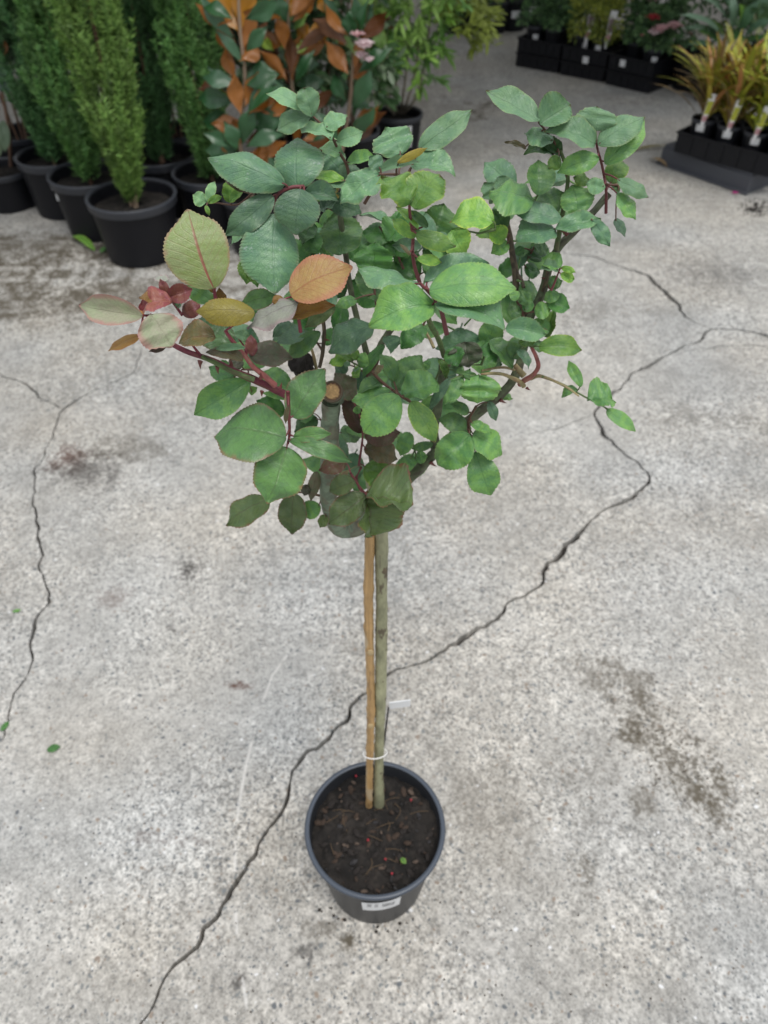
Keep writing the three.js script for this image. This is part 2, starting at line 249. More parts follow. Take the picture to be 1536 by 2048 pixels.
/* One blade: from base B to tip T, w metres wide, its upper face towards n. fold lifts the halves, bow arches the midrib, wave ripples the rim, cup turns the rim down, teeth per side. */
function blade(B, T, w, n, q = {}) {
  const { fold = 0.18, bow = 0.06, wave = 0.03, cup = 0.12, teeth = 17, wide = 0.46, pow = 0.62, tw = 0, sd = 1, toothy = 0.055, acr = 4, tip = 0.09, bend = 0, hook = 0, skew = 0 } = q;
  const ax = T.clone().sub(B), L = ax.length(); ax.divideScalar(L);
  const N = n.clone().addScaledVector(ax, -n.dot(ax)).normalize(), S = V(0, 0, 0).crossVectors(N, ax).negate();
  const rows = Math.max(14, teeth ? teeth * 4 : 14), pos = [], uv = [], idx = [], cols = acr * 2 + 1;
  const p = Math.log(0.5) / Math.log(wide);
  for (let i = 0; i <= rows; i++) {
    const t = i / rows, ph = teeth ? (t * teeth) % 1 : 0;
    let hw = Math.pow(Math.max(0, Math.sin(Math.PI * Math.pow(t, p))), pow) * w / 2; hw *= 1 - 0.55 * sm(1 - tip * 3, 1, t);
    if (i === 0 || i === rows) hw = w * 0.006;
    const T2 = tw * (t - 0.4), ct = Math.cos(T2), st = Math.sin(T2);
    for (let c = 0; c < cols; c++) {
      const u = (c / acr - 1), au = Math.abs(u); let x = u * hw * (1 + skew * Math.sign(u)) + bend * L * 4 * t * (1 - t), along = t * L;
      if (au === 1 && teeth && i > 1 && i < rows - 1) { x *= 1 + toothy * (0.6 + 0.8 * hash2(i / 4 | 0, c, 17)) * (ph * 1.6 - 0.5) * Math.min(1, w / (hw * 3 + 1e-6)); along += toothy * 0.25 * w * (ph - 0.3); }
      let h = bow * L * 4 * t * (1 - t) + fold * au * hw - cup * u * u * hw;
      h += wave * w * (noise.noise(t * 4.2 + sd * 3.7, u * 1.6 + sd, sd * 1.3) + 0.5 * au * Math.sin(t * 15 + sd * 2 + (u > 0 ? 1.7 : 0)));
      h -= hook * L * Math.pow(sm(0.5, 1, t), 2);
      h += 0.0025 * w * Math.sin((t - 0.35 * au) * 59) * (1 - au * 0.5);           // blade puffed between the side veins
      const xx = x * ct - h * st, hh = x * st + h * ct;
      pos.push(B.x + ax.x * along + S.x * xx + N.x * hh, B.y + ax.y * along + S.y * xx + N.y * hh, B.z + ax.z * along + S.z * xx + N.z * hh);
      uv.push((u + 1) / 2, t);
    }
  }
  for (let i = 0; i < rows; i++) for (let c = 0; c < cols - 1; c++) { const a = i * cols + c, b = a + cols; idx.push(a, a + 1, b, b, a + 1, b + 1); }
  const g = new THREE.BufferGeometry(); g.setAttribute('position', new THREE.Float32BufferAttribute(pos, 3)); g.setAttribute('uv', new THREE.Float32BufferAttribute(uv, 2)); g.setIndex(idx); g.computeVertexNormals(); return g;
}
// ---------- the standard rose in its pot ----------
const POT_H = 0.19, POT_R = 0.110, SOIL_Y = 0.168;
const ROSE = onY(750, 1652, POT_H); ROSE.y = 0;
const rose = thing('potted_rose', 'tall standard rose with a leafy head on a bare staked stem in a small pot', 'potted rose', ROSE);
const CROWN_Z = onY(747, 1612, SOIL_Y).z;                 // the upright plane through the stem
const zoomOf = { O: [0, 0, 1], A: [400, 160, 3.072], B: [140, 380, 3.072], C: [700, 160, 2.4774], D: [680, 560, 2.4774], E: [400, 640, 3.072], F: [500, 160, 5.908], G: [720, 190, 5.908], H: [640, 420, 5.908], I: [940, 440, 5.908], J: [360, 540, 4.518], K: [660, 640, 5.908], M: [860, 640, 5.908] };
const at = (k, x, y, dd = 0) => { const [a, b, s] = zoomOf[k]; return onZ(a + x / s, b + y / s, CROWN_Z - dd); };
const potMat = std([0.022, 0.024, 0.028], 0.45, { bumpMap: gritBump, bumpScale: 0.0002 }), rimMat = std([0.050, 0.062, 0.082], 0.38);
const soilMap = tex(512, 512, (u, v, o) => { const a = vnoise(u * 30, v * 30, 81), b = vnoise(u * 90, v * 90, 82), c = vnoise(u * 12, v * 12, 83), l = 0.004 + 0.022 * a * b + 0.010 * c * c; o[0] = l * 1.25; o[1] = l; o[2] = l * 0.82; });
const soilMat = new THREE.MeshStandardMaterial({ map: soilMap, roughness: 0.95, bumpMap: soilMap, bumpScale: 0.006 });
function soilDisc(R, y, amp, n = 40) {
  const pos = [0, y, 0], uv = [0.5, 0.5], idx = [], rings = Math.max(3, n >> 1);
  for (let r = 1; r <= rings; r++) for (let a = 0; a < n; a++) {
    const th = a / n * 2 * Math.PI, q = R * r / rings, x = Math.cos(th) * q, z = Math.sin(th) * q;
    pos.push(x, y + amp * (1.5 * noise.noise(x * 55, 3, z * 55) + 1.0 * noise.noise(x * 130, 7, z * 130) - 0.7 * Math.pow(r / rings, 4)), z); uv.push(0.5 + x * 2.2, 0.5 + z * 2.2);
  }
  for (let a = 0; a < n; a++) idx.push(0, 1 + (a + 1) % n, 1 + a);
  for (let r = 0; r < rings - 1; r++) for (let a = 0; a < n; a++) { const b = (a + 1) % n, p = 1 + r * n, q = p + n; idx.push(p + a, p + b, q + a, q + a, p + b, q + b); }
  const g = new THREE.BufferGeometry(); g.setAttribute('position', new THREE.Float32BufferAttribute(pos, 3)); g.setAttribute('uv', new THREE.Float32BufferAttribute(uv, 2)); g.setIndex(idx); g.computeVertexNormals(); return g;
}
const lathe = (pts, seg = 64) => new THREE.LatheGeometry(pts.map(([r, y]) => new THREE.Vector2(r, y)), seg);
const paperMat = std([0.72, 0.73, 0.74], 0.6), inkMat = std([0.30, 0.30, 0.31], 0.7);
// a printed price label bent round a pot: a white strip with thin bars of print
function label(parent, R0, R1, y, h, ang, half, barsOn = true, tiltUp = 0) {
  const strip = (a0, a1, y0, y1, dr) => { const pos = [], idx = [], n = 8; for (let i = 0; i <= n; i++) for (const s of [0, 1]) for (const out of [0, 1]) { const f = i / n, a = a0 + (a1 - a0) * f, yy = (s ? y1 : y0) + tiltUp * (f - 0.5), R = R0 + (R1 - R0) * ((yy - y) / h) + dr - (out ? 0 : 0.0008); pos.push(Math.sin(a) * R, yy, Math.cos(a) * R); }
    for (let i = 0; i < n; i++) { const k = i * 4; idx.push(k + 1, k + 5, k + 3, k + 3, k + 5, k + 7, k, k + 2, k + 4, k + 2, k + 6, k + 4, k + 2, k + 3, k + 6, k + 3, k + 7, k + 6, k, k + 4, k + 1, k + 1, k + 4, k + 5); }
    const g = new THREE.BufferGeometry(); g.setAttribute('position', new THREE.Float32BufferAttribute(pos, 3)); g.setIndex(idx); g.computeVertexNormals(); return g; };
  const m = mesh('price_label', strip(ang - half, ang + half, y - h / 2, y + h / 2, 0.0016), paperMat, parent);
  if (barsOn) { const bars = []; for (let i = 0; i < 22; i++) { const a = ang - half * 0.72 + half * 1.35 * (i / 21); if (hash2(i, 5, 3) < 0.75) bars.push(strip(a, a + half * (0.02 + 0.035 * hash2(i, 2, 9)), y - h * 0.02, y + h * 0.24, 0.0021)); } mesh('print', mergeGeometries(bars), inkMat, m); }
  return m;
}
{
  const pot = mesh('pot', lathe([[0, 0.006], [0.070, 0.006], [0.0745, 0], [0.0815, 0], [0.083, 0.004], [0.1015, 0.160], [0.1028, 0.163], [0.104, 0.170], [0.1045, POT_H - 0.004], [0.1065, POT_H - 0.0055], [0.1095, POT_H - 0.004], [0.1105, POT_H - 0.001], [0.1095, POT_H + 0.0008], [0.1055, POT_H + 0.0012], [0.1035, POT_H - 0.001], [0.1022, POT_H - 0.012], [0.099, 0.14], [0.08, 0.012], [0, 0.012]], 96), potMat, rose);
  mesh('rim', lathe([[0.1046, POT_H - 0.0052], [0.108, POT_H - 0.0062], [0.1108, POT_H - 0.003], [0.1112, POT_H], [0.1095, POT_H + 0.0026], [0.1058, POT_H + 0.0028], [0.1035, POT_H + 0.0012]], 96), rimMat, pot);
  label(pot, 0.0984, 0.1038, 0.132, 0.046, 0.10, 0.30, true, 0.010);
  const soil = mesh('soil', soilDisc(0.1015, SOIL_Y, 0.006, 72), soilMat, rose);
  // bark, fibres, fertiliser beads and a leaf scrap lying on the soil
  const barkM = [std([0.042, 0.026, 0.017], 0.9), std([0.016, 0.012, 0.010], 0.9), std([0.085, 0.060, 0.045], 0.9), std([0.028, 0.026, 0.027], 0.85)];
  const chips = [0, 1, 2].map((k) => { const g = new THREE.IcosahedronGeometry(1, 1), p = g.attributes.position; for (let i = 0; i < p.count; i++) { const x = p.getX(i), y = p.getY(i), z = p.getZ(i), f = 1 + 0.45 * noise.noise(x * 1.6 + k * 5, y * 1.6, z * 1.6); p.setXYZ(i, x * f, y * f * 0.45, z * f * 0.6); } g.computeVertexNormals(); return g; });
  for (let i = 0; i < 290; i++) { const a = rr(0, 6.28), q = 0.096 * Math.sqrt(rnd()), m = mesh('bark_chip', chips[i % 3], barkM[i % 11 === 0 ? 2 : i % 4 === 0 ? 0 : i % 7 === 0 ? 3 : 1], soil, V(Math.cos(a) * q, SOIL_Y + rr(0.000, 0.006), Math.sin(a) * q)); m.rotation.set(rr(-0.5, 0.5), rr(0, 6), rr(-0.5, 0.5)); m.scale.setScalar((0.0016 + 0.0062 * Math.pow(rnd(), 2.2))); }
  const fibM = std([0.10, 0.065, 0.035], 0.9);
  for (let i = 0; i < 18; i++) { const a = rr(0, 6.28), q = 0.085 * Math.sqrt(rnd()), d = rr(0, 6.28), L = rr(0.012, 0.034), b = rr(-0.01, 0.01); const P = [0, 0.5, 1].map((t) => V(Math.cos(a) * q + Math.cos(d) * L * (t - 0.5) + Math.sin(d) * b * 4 * t * (1 - t), SOIL_Y + 0.006 + 0.005 * Math.sin(t * 3), Math.sin(a) * q + Math.sin(d) * L * (t - 0.5))); mesh('root_fibre', tube(P, 0.0006, 0.0004, 5, 8), fibM, soil); }
  const bead = new THREE.SphereGeometry(0.0021, 10, 8), redM = std([0.30, 0.018, 0.03], 0.45);
  for (const [x, y] of [[712, 1552], [822, 1600], [781, 1530], [736, 1680], [784, 1747], [771, 1718]]) mesh('fertiliser_bead', bead, redM, soil, onY(x, y, SOIL_Y + 0.006).sub(ROSE));
  const sc = onY(802, 1716, SOIL_Y + 0.008).sub(ROSE); mesh('leaf_scrap', blade(sc, sc.clone().add(V(0.008, 0.003, 0.010)), 0.008, V(0, 1, 0.3), { teeth: 5 }), leafMats.e[0], soil);
  // ---- stem and stake
  const stemMap = tex(128, 512, (u, v, o) => { const n = vnoise(u * 5, v * 40, 91), f = vnoise(u * 26, v * 150, 92), scar = sm(0.70, 0.82, 0.7 * vnoise(u * 5, v * 34, 93) + 0.3 * f); const c = [0.31, 0.31, 0.19]; for (let i = 0; i < 3; i++) { let k = c[i] * (0.7 + 0.5 * n) * (0.85 + 0.3 * f); k += ([0.07, 0.045, 0.03][i] - k) * scar * 0.8; o[i] = k; } });
  stemMap.repeat.set(15, 1.15); const stemMat = new THREE.MeshStandardMaterial({ map: stemMap, roughness: 0.65, bumpMap: stemMap, bumpScale: 0.0012 });
  const stakeMap = tex(128, 512, (u, v, o) => { const n = vnoise(u * 22, v * 9, 95), f = vnoise(u * 50, v * 60, 96), dk = sm(0.74, 0.84, vnoise(u * 5, v * 30, 97) * 0.75 + 0.25 * f), wh = sm(0.8, 0.86, vnoise(u * 3 + 4, v * 13, 98)); const c = [0.46, 0.29, 0.125]; for (let i = 0; i < 3; i++) { let k = c[i] * (0.72 + 0.4 * n) * (0.88 + 0.24 * f); k += ([0.16, 0.09, 0.04][i] - k) * dk * 0.6; k += ([0.52, 0.42, 0.28][i] - k) * wh * 0.7; o[i] = k; } });
  stakeMap.repeat.set(15, 1.15); const stakeMat = new THREE.MeshStandardMaterial({ map: stakeMap, roughness: 0.6, bumpMap: stakeMap, bumpScale: 0.001 });
  const S = (x, y, dd = 0) => onZ(x, y, CROWN_Z - dd);
  const base = onY(758, 1612, SOIL_Y - 0.01), sp = [base, S(758, 1520, 0.002), S(761, 1400), S(763, 1250), S(763, 1150), S(762, 1060), S(757, 1000), S(745, 960)];
  const stem = mesh('stem', shift(tube(sp, (t) => 0.0073 + 0.0022 * Math.exp(-t * 30) + 0.0003 * Math.sin(t * 31) + 0.0004 * Math.sin(t * 13 + 1), 0, 14, 140, 0.18), ROSE), stemMat, rose);
  const knot = std([0.14, 0.11, 0.07], 0.85);
  for (const [x, y] of [[763, 1362], [764, 1338], [768, 1142]]) { const p = S(x, y, -0.0062).sub(ROSE); const g = new THREE.SphereGeometry(0.004, 8, 6); g.scale(0.8, 1.3, 0.35); mesh('bud_scar', g, knot, stem, p); }
  const sb = onY(738, 1619, SOIL_Y - 0.012), st = [sb, S(740, 1500, -0.006), S(742, 1400, -0.004), S(739, 1300, -0.004), S(737, 1215, -0.004), S(738, 1140, -0.004), S(740, 1068, -0.003), S(742, 985, 0.004)];
  const stake = mesh('bamboo_stake', shift(tube(st, (t) => 0.0054 + 0.0011 * [0.30, 0.44, 0.70, 0.80].reduce((a, k) => a + Math.exp(-Math.pow((t - k) * 90, 2)), 0), 0, 12, 130, 0.3), ROSE), stakeMat, rose);
  const nodeM = std([0.46, 0.34, 0.18], 0.75); for (const [x, y] of [[741, 1305], [741, 1452]]) { const p = S(x, y, -0.010).sub(ROSE); mesh('stake_node', new THREE.SphereGeometry(0.0042, 10, 8).scale(1, 1.5, 0.35), nodeM, stake, p); }
  // white tie, and a dark label holder with its thin white tag seen on edge
  const tieP = [], c0 = S(750, 1504, -0.001); for (let i = 0; i <= 24; i++) { const a = i / 24 * 2 * Math.PI; tieP.push(V(c0.x + Math.cos(a) * 0.0175, c0.y + 0.004 * Math.sin(a * 1) + 0.002 * Math.cos(a), c0.z + 0.0015 + Math.sin(a) * 0.0115)); }
  mesh('tie', shift(tube(tieP, 0.0010, 0.0010, 7, 60), ROSE), std([0.75, 0.74, 0.72], 0.5), rose);
  const tagR = mesh('label_holder', shift(tube([onY(764, 1520, SOIL_Y), S(769, 1480, 0.012), S(777, 1415, 0.014)], 0.0016, 0.0012, 6, 10), ROSE), std([0.035, 0.03, 0.03], 0.6), rose);
  const ta = S(779, 1417, 0.014), tb = S(820, 1415, 0.02).sub(ta); const tg = new THREE.BoxGeometry(tb.length(), 0.016, 0.0014); mesh('tag', tg, paperMat, tagR, ta.clone().addScaledVector(tb, 0.5).add(V(0, 0, -0.006)).sub(ROSE)).rotation.y = 0.15;

  // ---- canes
  const barkMap = (c, s, k = 0.5, sd = 0) => tex(128, 256, (u, v, o) => { const n = vnoise(u * 5, v * 40, 101 + sd), f = vnoise(u * 24, v * 90, 102), sc = sm(0.62, 0.74, vnoise(u * 7, v * 30, 103 + sd)); for (let i = 0; i < 3; i++) { const q = c[i] * (0.65 + 0.6 * n) * (0.8 + 0.4 * f); o[i] = q + (s[i] - q) * sc * k; } });
  const caneMat = (c, s, k, sd) => { const m = barkMap(c, s, k, sd); m.repeat.set(16, 6); return new THREE.MeshStandardMaterial({ map: m, roughness: 0.62, bumpMap: m, bumpScale: 0.0008 }); };
  const M = { old: caneMat([0.17, 0.22, 0.15], [0.13, 0.05, 0.04], 0.35, 1), green: caneMat([0.10, 0.15, 0.05], [0.10, 0.07, 0.04], 0.6, 2), brown: caneMat([0.10, 0.075, 0.045], [0.03, 0.02, 0.015], 0.6, 3), dark: caneMat([0.095, 0.115, 0.06], [0.045, 0.03, 0.022], 0.6, 4), red: caneMat([0.17, 0.035, 0.045], [0.10, 0.10, 0.05], 0.4, 5), wine: caneMat([0.17, 0.038, 0.055], [0.20, 0.09, 0.06], 0.5, 6), pale: caneMat([0.30, 0.25, 0.12], [0.20, 0.10, 0.06], 0.5, 7), rosy: caneMat([0.34, 0.11, 0.10], [0.35, 0.20, 0.14], 0.5, 8) };
  const cane = (k, pts, r0, r1, mat, sides = 10, sl = mat === 'old' ? 1 : mat === 'wine' || mat === 'rosy' ? 0.82 : 0.74) => mesh('cane', shift(tube(pts.map((p) => at(p[3] ?? k, p[0], p[1], p[2] ?? 0)), r0 * 0.001 * sl, r1 * 0.001 * sl, sides, 0, 0.3), ROSE), M[mat], rose);
  const thornGeo = (() => { const g = new THREE.ConeGeometry(0.0022, 0.008, 8, 4).translate(0, 0.004, 0), p = g.attributes.position; for (let i = 0; i < p.count; i++) { const y = p.getY(i); p.setX(i, p.getX(i) * 0.55); p.setZ(i, p.getZ(i) - 60 * y * y * 0.5); } g.computeVertexNormals(); return g; })();
  const thornMat = std([0.15, 0.04, 0.035], 0.5);
  const thorn = (par, k, x, y, dd, ang, s = 1) => { const m = mesh('thorn', thornGeo, thornMat, par, at(k, x, y, dd).sub(ROSE)); m.rotation.set(0, Math.PI / 2, 0); m.rotation.order = 'ZYX'; m.rotation.z = ang - Math.PI / 2; m.scale.setScalar(s); };
  const old = cane('E', [[1090, 1150, 0.005], [1000, 1250, 0.0], [905, 1290, -0.004], [840, 1260, -0.008], [800, 1150, -0.012], [790, 1000, -0.016], [795, 800, -0.02], [800, 620, -0.024], [806, 500, -0.027]], 8.6, 8.0, 'old', 16);
  { // sawn end of the old cane
    const p = at('E', 812, 440, -0.031).sub(ROSE), dir = EYE.clone().sub(at('E', 812, 440, 0)).normalize().lerp(V(-0.25, 0.75, 0.2), 0.35).normalize();
    const cutM = tex(128, 128, (u, v, o) => { const r = Math.hypot(u - 0.5, v - 0.5) * 2, n = vnoise(u * 9, v * 9, 111), a = vnoise(u * 30, v * 30, 112), e = sm(0.62, 0.85, r + 0.25 * (n - 0.5)); const c = [0.46, 0.29, 0.13]; for (let i = 0; i < 3; i++) { let k = c[i] * (0.65 + 0.5 * n) * (0.8 + 0.35 * a); k += ([0.085, 0.04, 0.022][i] - k) * e; o[i] = k; } });
    const g = new THREE.CylinderGeometry(0.0086, 0.0090, 0.022, 28, 1).translate(0, -0.011, 0); const q = new THREE.Quaternion().setFromUnitVectors(V(0, 1, 0), dir);
    mesh('cane_end', g.applyQuaternion(q), M.old, old, p);
    const disc = mesh('cut_face', new THREE.CircleGeometry(0.0086, 28).rotateX(-Math.PI / 2).translate(0, 0.0006, 0).applyQuaternion(q), new THREE.MeshStandardMaterial({ map: cutM, roughness: 0.8 }), old, p);
    mesh('bark_ring', new THREE.TorusGeometry(0.0086, 0.0011, 8, 30).rotateX(Math.PI / 2).applyQuaternion(q), M.brown, old, p);
  }
  const main = cane('O', [[757, 1020, 0.004], [780, 995, 0.004], [813, 962, 0.008], [872, 905, 0.012], [925, 852, 0.016], [960, 822, 0.02], [1010, 780, 0.026], [1030, 752, 0.03], [1046, 700, 0.036], [1058, 640, 0.042], [1082, 592, 0.05], [1110, 505, 0.062], [1150, 462, 0.07], [1190, 420, 0.078], [1218, 388, 0.084]], 7.6, 3.8, 'dark', 14);
  thorn(main, 'O', 861, 925, 0.004, -0.9, 1.1); thorn(main, 'O', 851, 900, 0.01, 2.2, 0.9); thorn(main, 'O', 1000, 800, 0.02, -0.7); thorn(main, 'O', 1096, 560, 0.05, 2.6, 0.9); thorn(main, 'O', 1135, 470, 0.06, 2.4, 0.9);
  cane('O', [[872, 905, 0.014], [868, 860, 0.02], [878, 800, 0.03], [886, 745, 0.03], [886, 728, 0.03]], 6.5, 5.2, 'dark', 12);
  cane('O', [[886, 735, 0.028], [905, 715, 0.026], [930, 700, 0.03]], 6, 5, 'brown', 12);
  cane('K', [[1350, 430, 0.02], [1280, 220, -0.01], [1180, 30, -0.04], [1150, -90, -0.06], [1130, -170, -0.075]], 3.4, 2.5, 'green');
  cane('K', [[1230, 330, 0.03], [1160, 190, 0.04], [1080, 60, 0.05]], 2, 1.6, 'pale');
  cane('O', [[757, 1000, 0.006], [748, 940, 0.014], [740, 850, 0.028], [742, 760, 0.045], [762, 690, 0.06], [790, 645, 0.07], [802, 600, 0.07]], 6, 4, 'dark', 12);
  const k2 = cane('E', [[735, 290, 0.01], [752, 210, 0.012], [763, 80, 0.014], [755, -20, 0.016], [748, -150, 0.02], [735, -270, 0.026]], 2.4, 2.0, 'brown'); thorn(k2, 'E', 770, 120, 0.012, -0.4, 0.6);
  cane('E', [[715, 300, 0.03], [700, 230, 0.03], [680, 160, 0.032]], 2.2, 1.6, 'pale');
  cane('O', [[742, 860, 0.03], [735, 720, 0.05], [705, 600, 0.055], [690, 500, 0.05], [680, 430, 0.045]], 4.4, 3, 'dark');
  cane('O', [[1058, 640, 0.045], [1035, 590, 0.06], [1030, 540, 0.07], [1022, 490, 0.08], [1012, 436, 0.085]], 4.6, 3.2, 'brown', 12);
  cane('O', [[1030, 545, 0.07], [1042, 560, 0.062], [1048, 575, 0.055]], 3, 2, 'brown');
  cane('O', [[1112, 500, 0.06], [1130, 400, 0.07], [1136, 350, 0.075], [1120, 300, 0.075]], 3.2, 1.8, 'green');
  cane('O', [[1085, 585, 0.05], [1094, 555, 0.045], [1098, 520, 0.045]], 2.6, 2, 'brown');
  cane('O', [[650, 795, -0.022], [610, 800, -0.03], [580, 792, -0.04]], 4, 3.6, 'wine', 12);
  const sh = cane('B', [[1350, 1270, -0.04], [1230, 1210, -0.045], [1120, 1160, -0.05], [1020, 1120, -0.053], [900, 1060, -0.056], [800, 1020, -0.06], [700, 985, -0.063], [620, 940, -0.066], [560, 860, -0.07], [500, 770, -0.075]], 4.2, 1.6, 'wine', 12);
  for (const [x, y, a, s] of [[1170, 1160, 1.2, 0.8], [1290, 1215, 1.0, 0.7], [1180, 1235, -1.9, 0.8], [905, 1085, -1.8, 0.9], [800, 1050, -1.9, 1.0], [990, 1080, 1.3, 0.8]]) thorn(sh, 'B', x, y, -0.056, a, s);
  cane('B', [[1130, 1165, -0.058], [1010, 1120, -0.06], [900, 1065, -0.062], [810, 1025, -0.065]], 3.2, 2.0, 'green', 12);
  cane('B', [[1260, 1200, -0.05], [1180, 1130, -0.053], [1120, 1080, -0.056], [1075, 1020, -0.058], [1000, 930, -0.06], [955, 865, -0.062]], 3.2, 1.5, 'rosy');
  cane('M', [[1060, 760, 0.012], [1120, 710, 0.008], [1190, 670, 0.004], [1250, 610, 0.0], [1280, 540, -0.002], [1255, 440, -0.002], [1200, 320, 0.0]], 3.2, 1.8, 'rosy', 12);
  cane('M', [[1190, 690, 0.006], [1280, 660, 0.003], [1360, 680, 0.0], [1530, 750, -0.006], [1640, 810, -0.01], [1760, 900, -0.014]], 2.6, 1.0, 'pale');
  cane('M', [[1110, 660, 0.012], [1060, 600, 0.014], [1000, 530, 0.016]], 4.2, 3.0, 'pale', 12);
  const c6 = cane('M', [[1110, 780, 0.006], [1060, 730, 0.004], [960, 680, 0.0], [860, 640, -0.002], [740, 630, -0.004], [600, 640, -0.006]], 3.0, 1.3, 'pale'); thorn(c6, 'M', 1140, 800, 0.006, -0.8, 0.7);
  cane('M', [[1000, 590, 0.012], [880, 560, 0.008], [760, 570, 0.004], [610, 600, 0.0]], 1.6, 1.3, 'pale');
  cane('E', [[990, 900, -0.01], [960, 960, -0.015], [985, 1040, -0.02], [1025, 1078, -0.022]], 2.2, 1.2, 'red');
  cane('E', [[880, 950, 0.0], [930, 930, -0.006], [985, 905, -0.01]], 4.2, 3.4, 'pale', 12);
  // withered bloom hanging behind the left leaves
  const bloom = mesh('withered_bloom', (() => { const g = new THREE.IcosahedronGeometry(0.011, 3), p = g.attributes.position; for (let i = 0; i < p.count; i++) { const x = p.getX(i), y = p.getY(i), z = p.getZ(i), f = 1 + 0.55 * noise.noise(x * 210, y * 120, z * 210); p.setXYZ(i, x * f, y * f * 1.1, z * f); } g.computeVertexNormals(); return g; })(), std([0.018, 0.014, 0.012], 0.9), rose, at('E', 622, 275, 0.03).sub(ROSE));
}
// ---------- the rose's compound leaves: stalk, then leaflets as [base x, y, tip x, y, width, kind, options], measured in the photo; dd: metres behind the stem ----------
const stalkMats = { red: std([0.16, 0.04, 0.045], 0.5), green: std([0.10, 0.15, 0.05], 0.55), brown: std([0.12, 0.06, 0.04], 0.6), wine: std([0.22, 0.035, 0.055], 0.5) };
let leafNo = 0;
function spray(k, dd, stalk, sm_, leaves, r = 1.15) {
  const s = zoomOf[k][2], paths = [];
  const pts = stalk.map(([x, y, d = 0]) => at(k, x, y, dd + d));
  if (pts.length > 1) paths.push(tube(pts, r * 0.00115, r * 0.0007, 7, pts.length * 5));
  const made = leaves.map(([bx, by, tx, ty, w, kind, q = {}], i) => {
    const n = leafNo++, h = (c) => hash2(n, c, 5);
    const d0 = dd + (q.dd ?? 0) - i * 0.0025, B = at(k, bx, by, d0), mpp = depthOf(B) / FPX / s;              // metres per pixel of that zoom
    const dt = q.dt ?? ((by - ty) * mpp * (q.k ?? 0.62) + (h(1) - 0.5) * 0.012), T = at(k, tx, ty, d0 + dt);
    const eye = EYE.clone().sub(B).normalize(), n0 = eye.clone().multiplyScalar(q.face ?? 0.62).add(V((h(2) - 0.5) * 0.3, 0.55, (h(3) - 0.5) * 0.2)), ax = T.clone().sub(B).normalize();
    n0.addScaledVector(ax, -n0.dot(ax)).normalize(); const rl = (q.roll ?? 0) + (h(11) - 0.5) * 50; if (rl) n0.applyAxisAngle(ax, rl * Math.PI / 180);
    const c = Math.max(0.45, Math.abs(n0.dot(eye))), wm = 1.06 * w * mpp / c;
    // shortest way from the leaflet's foot to the stalk
    if (pts.length > 1) { let best = null, bd = 1e9; for (let j = 0; j < pts.length - 1; j++) for (let t = 0; t <= 1; t += 0.1) { const p = pts[j].clone().lerp(pts[j + 1], t), e = p.distanceTo(B); if (e < bd) { bd = e; best = p; } } if (bd > 0.0012 && bd < 0.03) paths.push(tube([best, best.clone().lerp(B, 0.6).add(V(0, 0.0008, 0)), B.clone().addScaledVector(ax, 0.002)], r * 0.0007, 0.0005, 6, 6)); }
    else paths.push(tube([B.clone().addScaledVector(ax, -0.007).add(V(0, -0.002, 0)), B.clone().addScaledVector(ax, 0.002)], 0.0008, 0.0006, 6, 4));
    const Lpx = Math.hypot(tx - bx, ty - by) / s;
    const g = blade(B, T, wm, n0, { fold: 0.10 + 0.75 * h(4) * h(4) + 0.1 * h(4), bow: -0.02 + 0.15 * h(5), wave: 0.04 + 0.09 * h(6), cup: -0.1 + 0.6 * h(7), teeth: Math.round(Math.max(9, Math.min(24, Lpx / 6.2))), wide: 0.43 + 0.08 * h(8), pow: 0.50 + 0.12 * h(9), sd: n * 0.7, tw: (h(12) - 0.5) * 0.8, bend: (h(13) - 0.5) * 0.05, hook: 0.14 * h(14) * h(14), skew: (h(15) - 0.5) * 0.22, toothy: Lpx > 120 ? 0.045 : Lpx > 70 ? 0.06 : 0.085, ...q });
    const ms = leafMats[kind]; return [g, ms[q.tone ?? Math.floor(h(10) * 3)], q.label];
  });
  const st = mesh('leaf_stalk', shift(mergeGeometries(paths), ROSE), stalkMats[sm_], rose);
  for (const [g, m, lab] of made) { const l = mesh('leaflet', shift(g, ROSE), m, st); if (lab) l.userData.label = lab; }
  return st;
}
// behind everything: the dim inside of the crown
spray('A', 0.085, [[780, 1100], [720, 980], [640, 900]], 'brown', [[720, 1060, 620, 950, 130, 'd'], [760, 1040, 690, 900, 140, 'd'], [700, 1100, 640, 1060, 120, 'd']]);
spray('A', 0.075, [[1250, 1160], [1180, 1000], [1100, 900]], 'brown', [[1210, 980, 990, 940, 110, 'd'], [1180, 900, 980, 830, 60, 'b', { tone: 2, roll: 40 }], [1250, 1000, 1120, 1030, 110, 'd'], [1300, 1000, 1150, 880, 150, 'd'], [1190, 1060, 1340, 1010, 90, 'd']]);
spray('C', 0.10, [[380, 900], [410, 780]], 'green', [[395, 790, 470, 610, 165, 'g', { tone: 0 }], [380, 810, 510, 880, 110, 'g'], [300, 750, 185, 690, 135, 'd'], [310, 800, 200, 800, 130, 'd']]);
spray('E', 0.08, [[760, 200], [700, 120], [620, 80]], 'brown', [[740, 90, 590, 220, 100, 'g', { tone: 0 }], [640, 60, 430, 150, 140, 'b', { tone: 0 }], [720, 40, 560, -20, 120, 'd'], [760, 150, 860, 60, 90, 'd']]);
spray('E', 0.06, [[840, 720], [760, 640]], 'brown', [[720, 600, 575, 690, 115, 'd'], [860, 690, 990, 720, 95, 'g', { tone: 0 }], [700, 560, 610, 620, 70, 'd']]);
spray('M', 0.06, [[640, 480], [720, 400]], 'green', [[640, 430, 860, 520, 190, 'd'], [600, 400, 480, 540, 170, 'd'], [830, 380, 1030, 250, 110, 'g', { tone: 0 }]]);
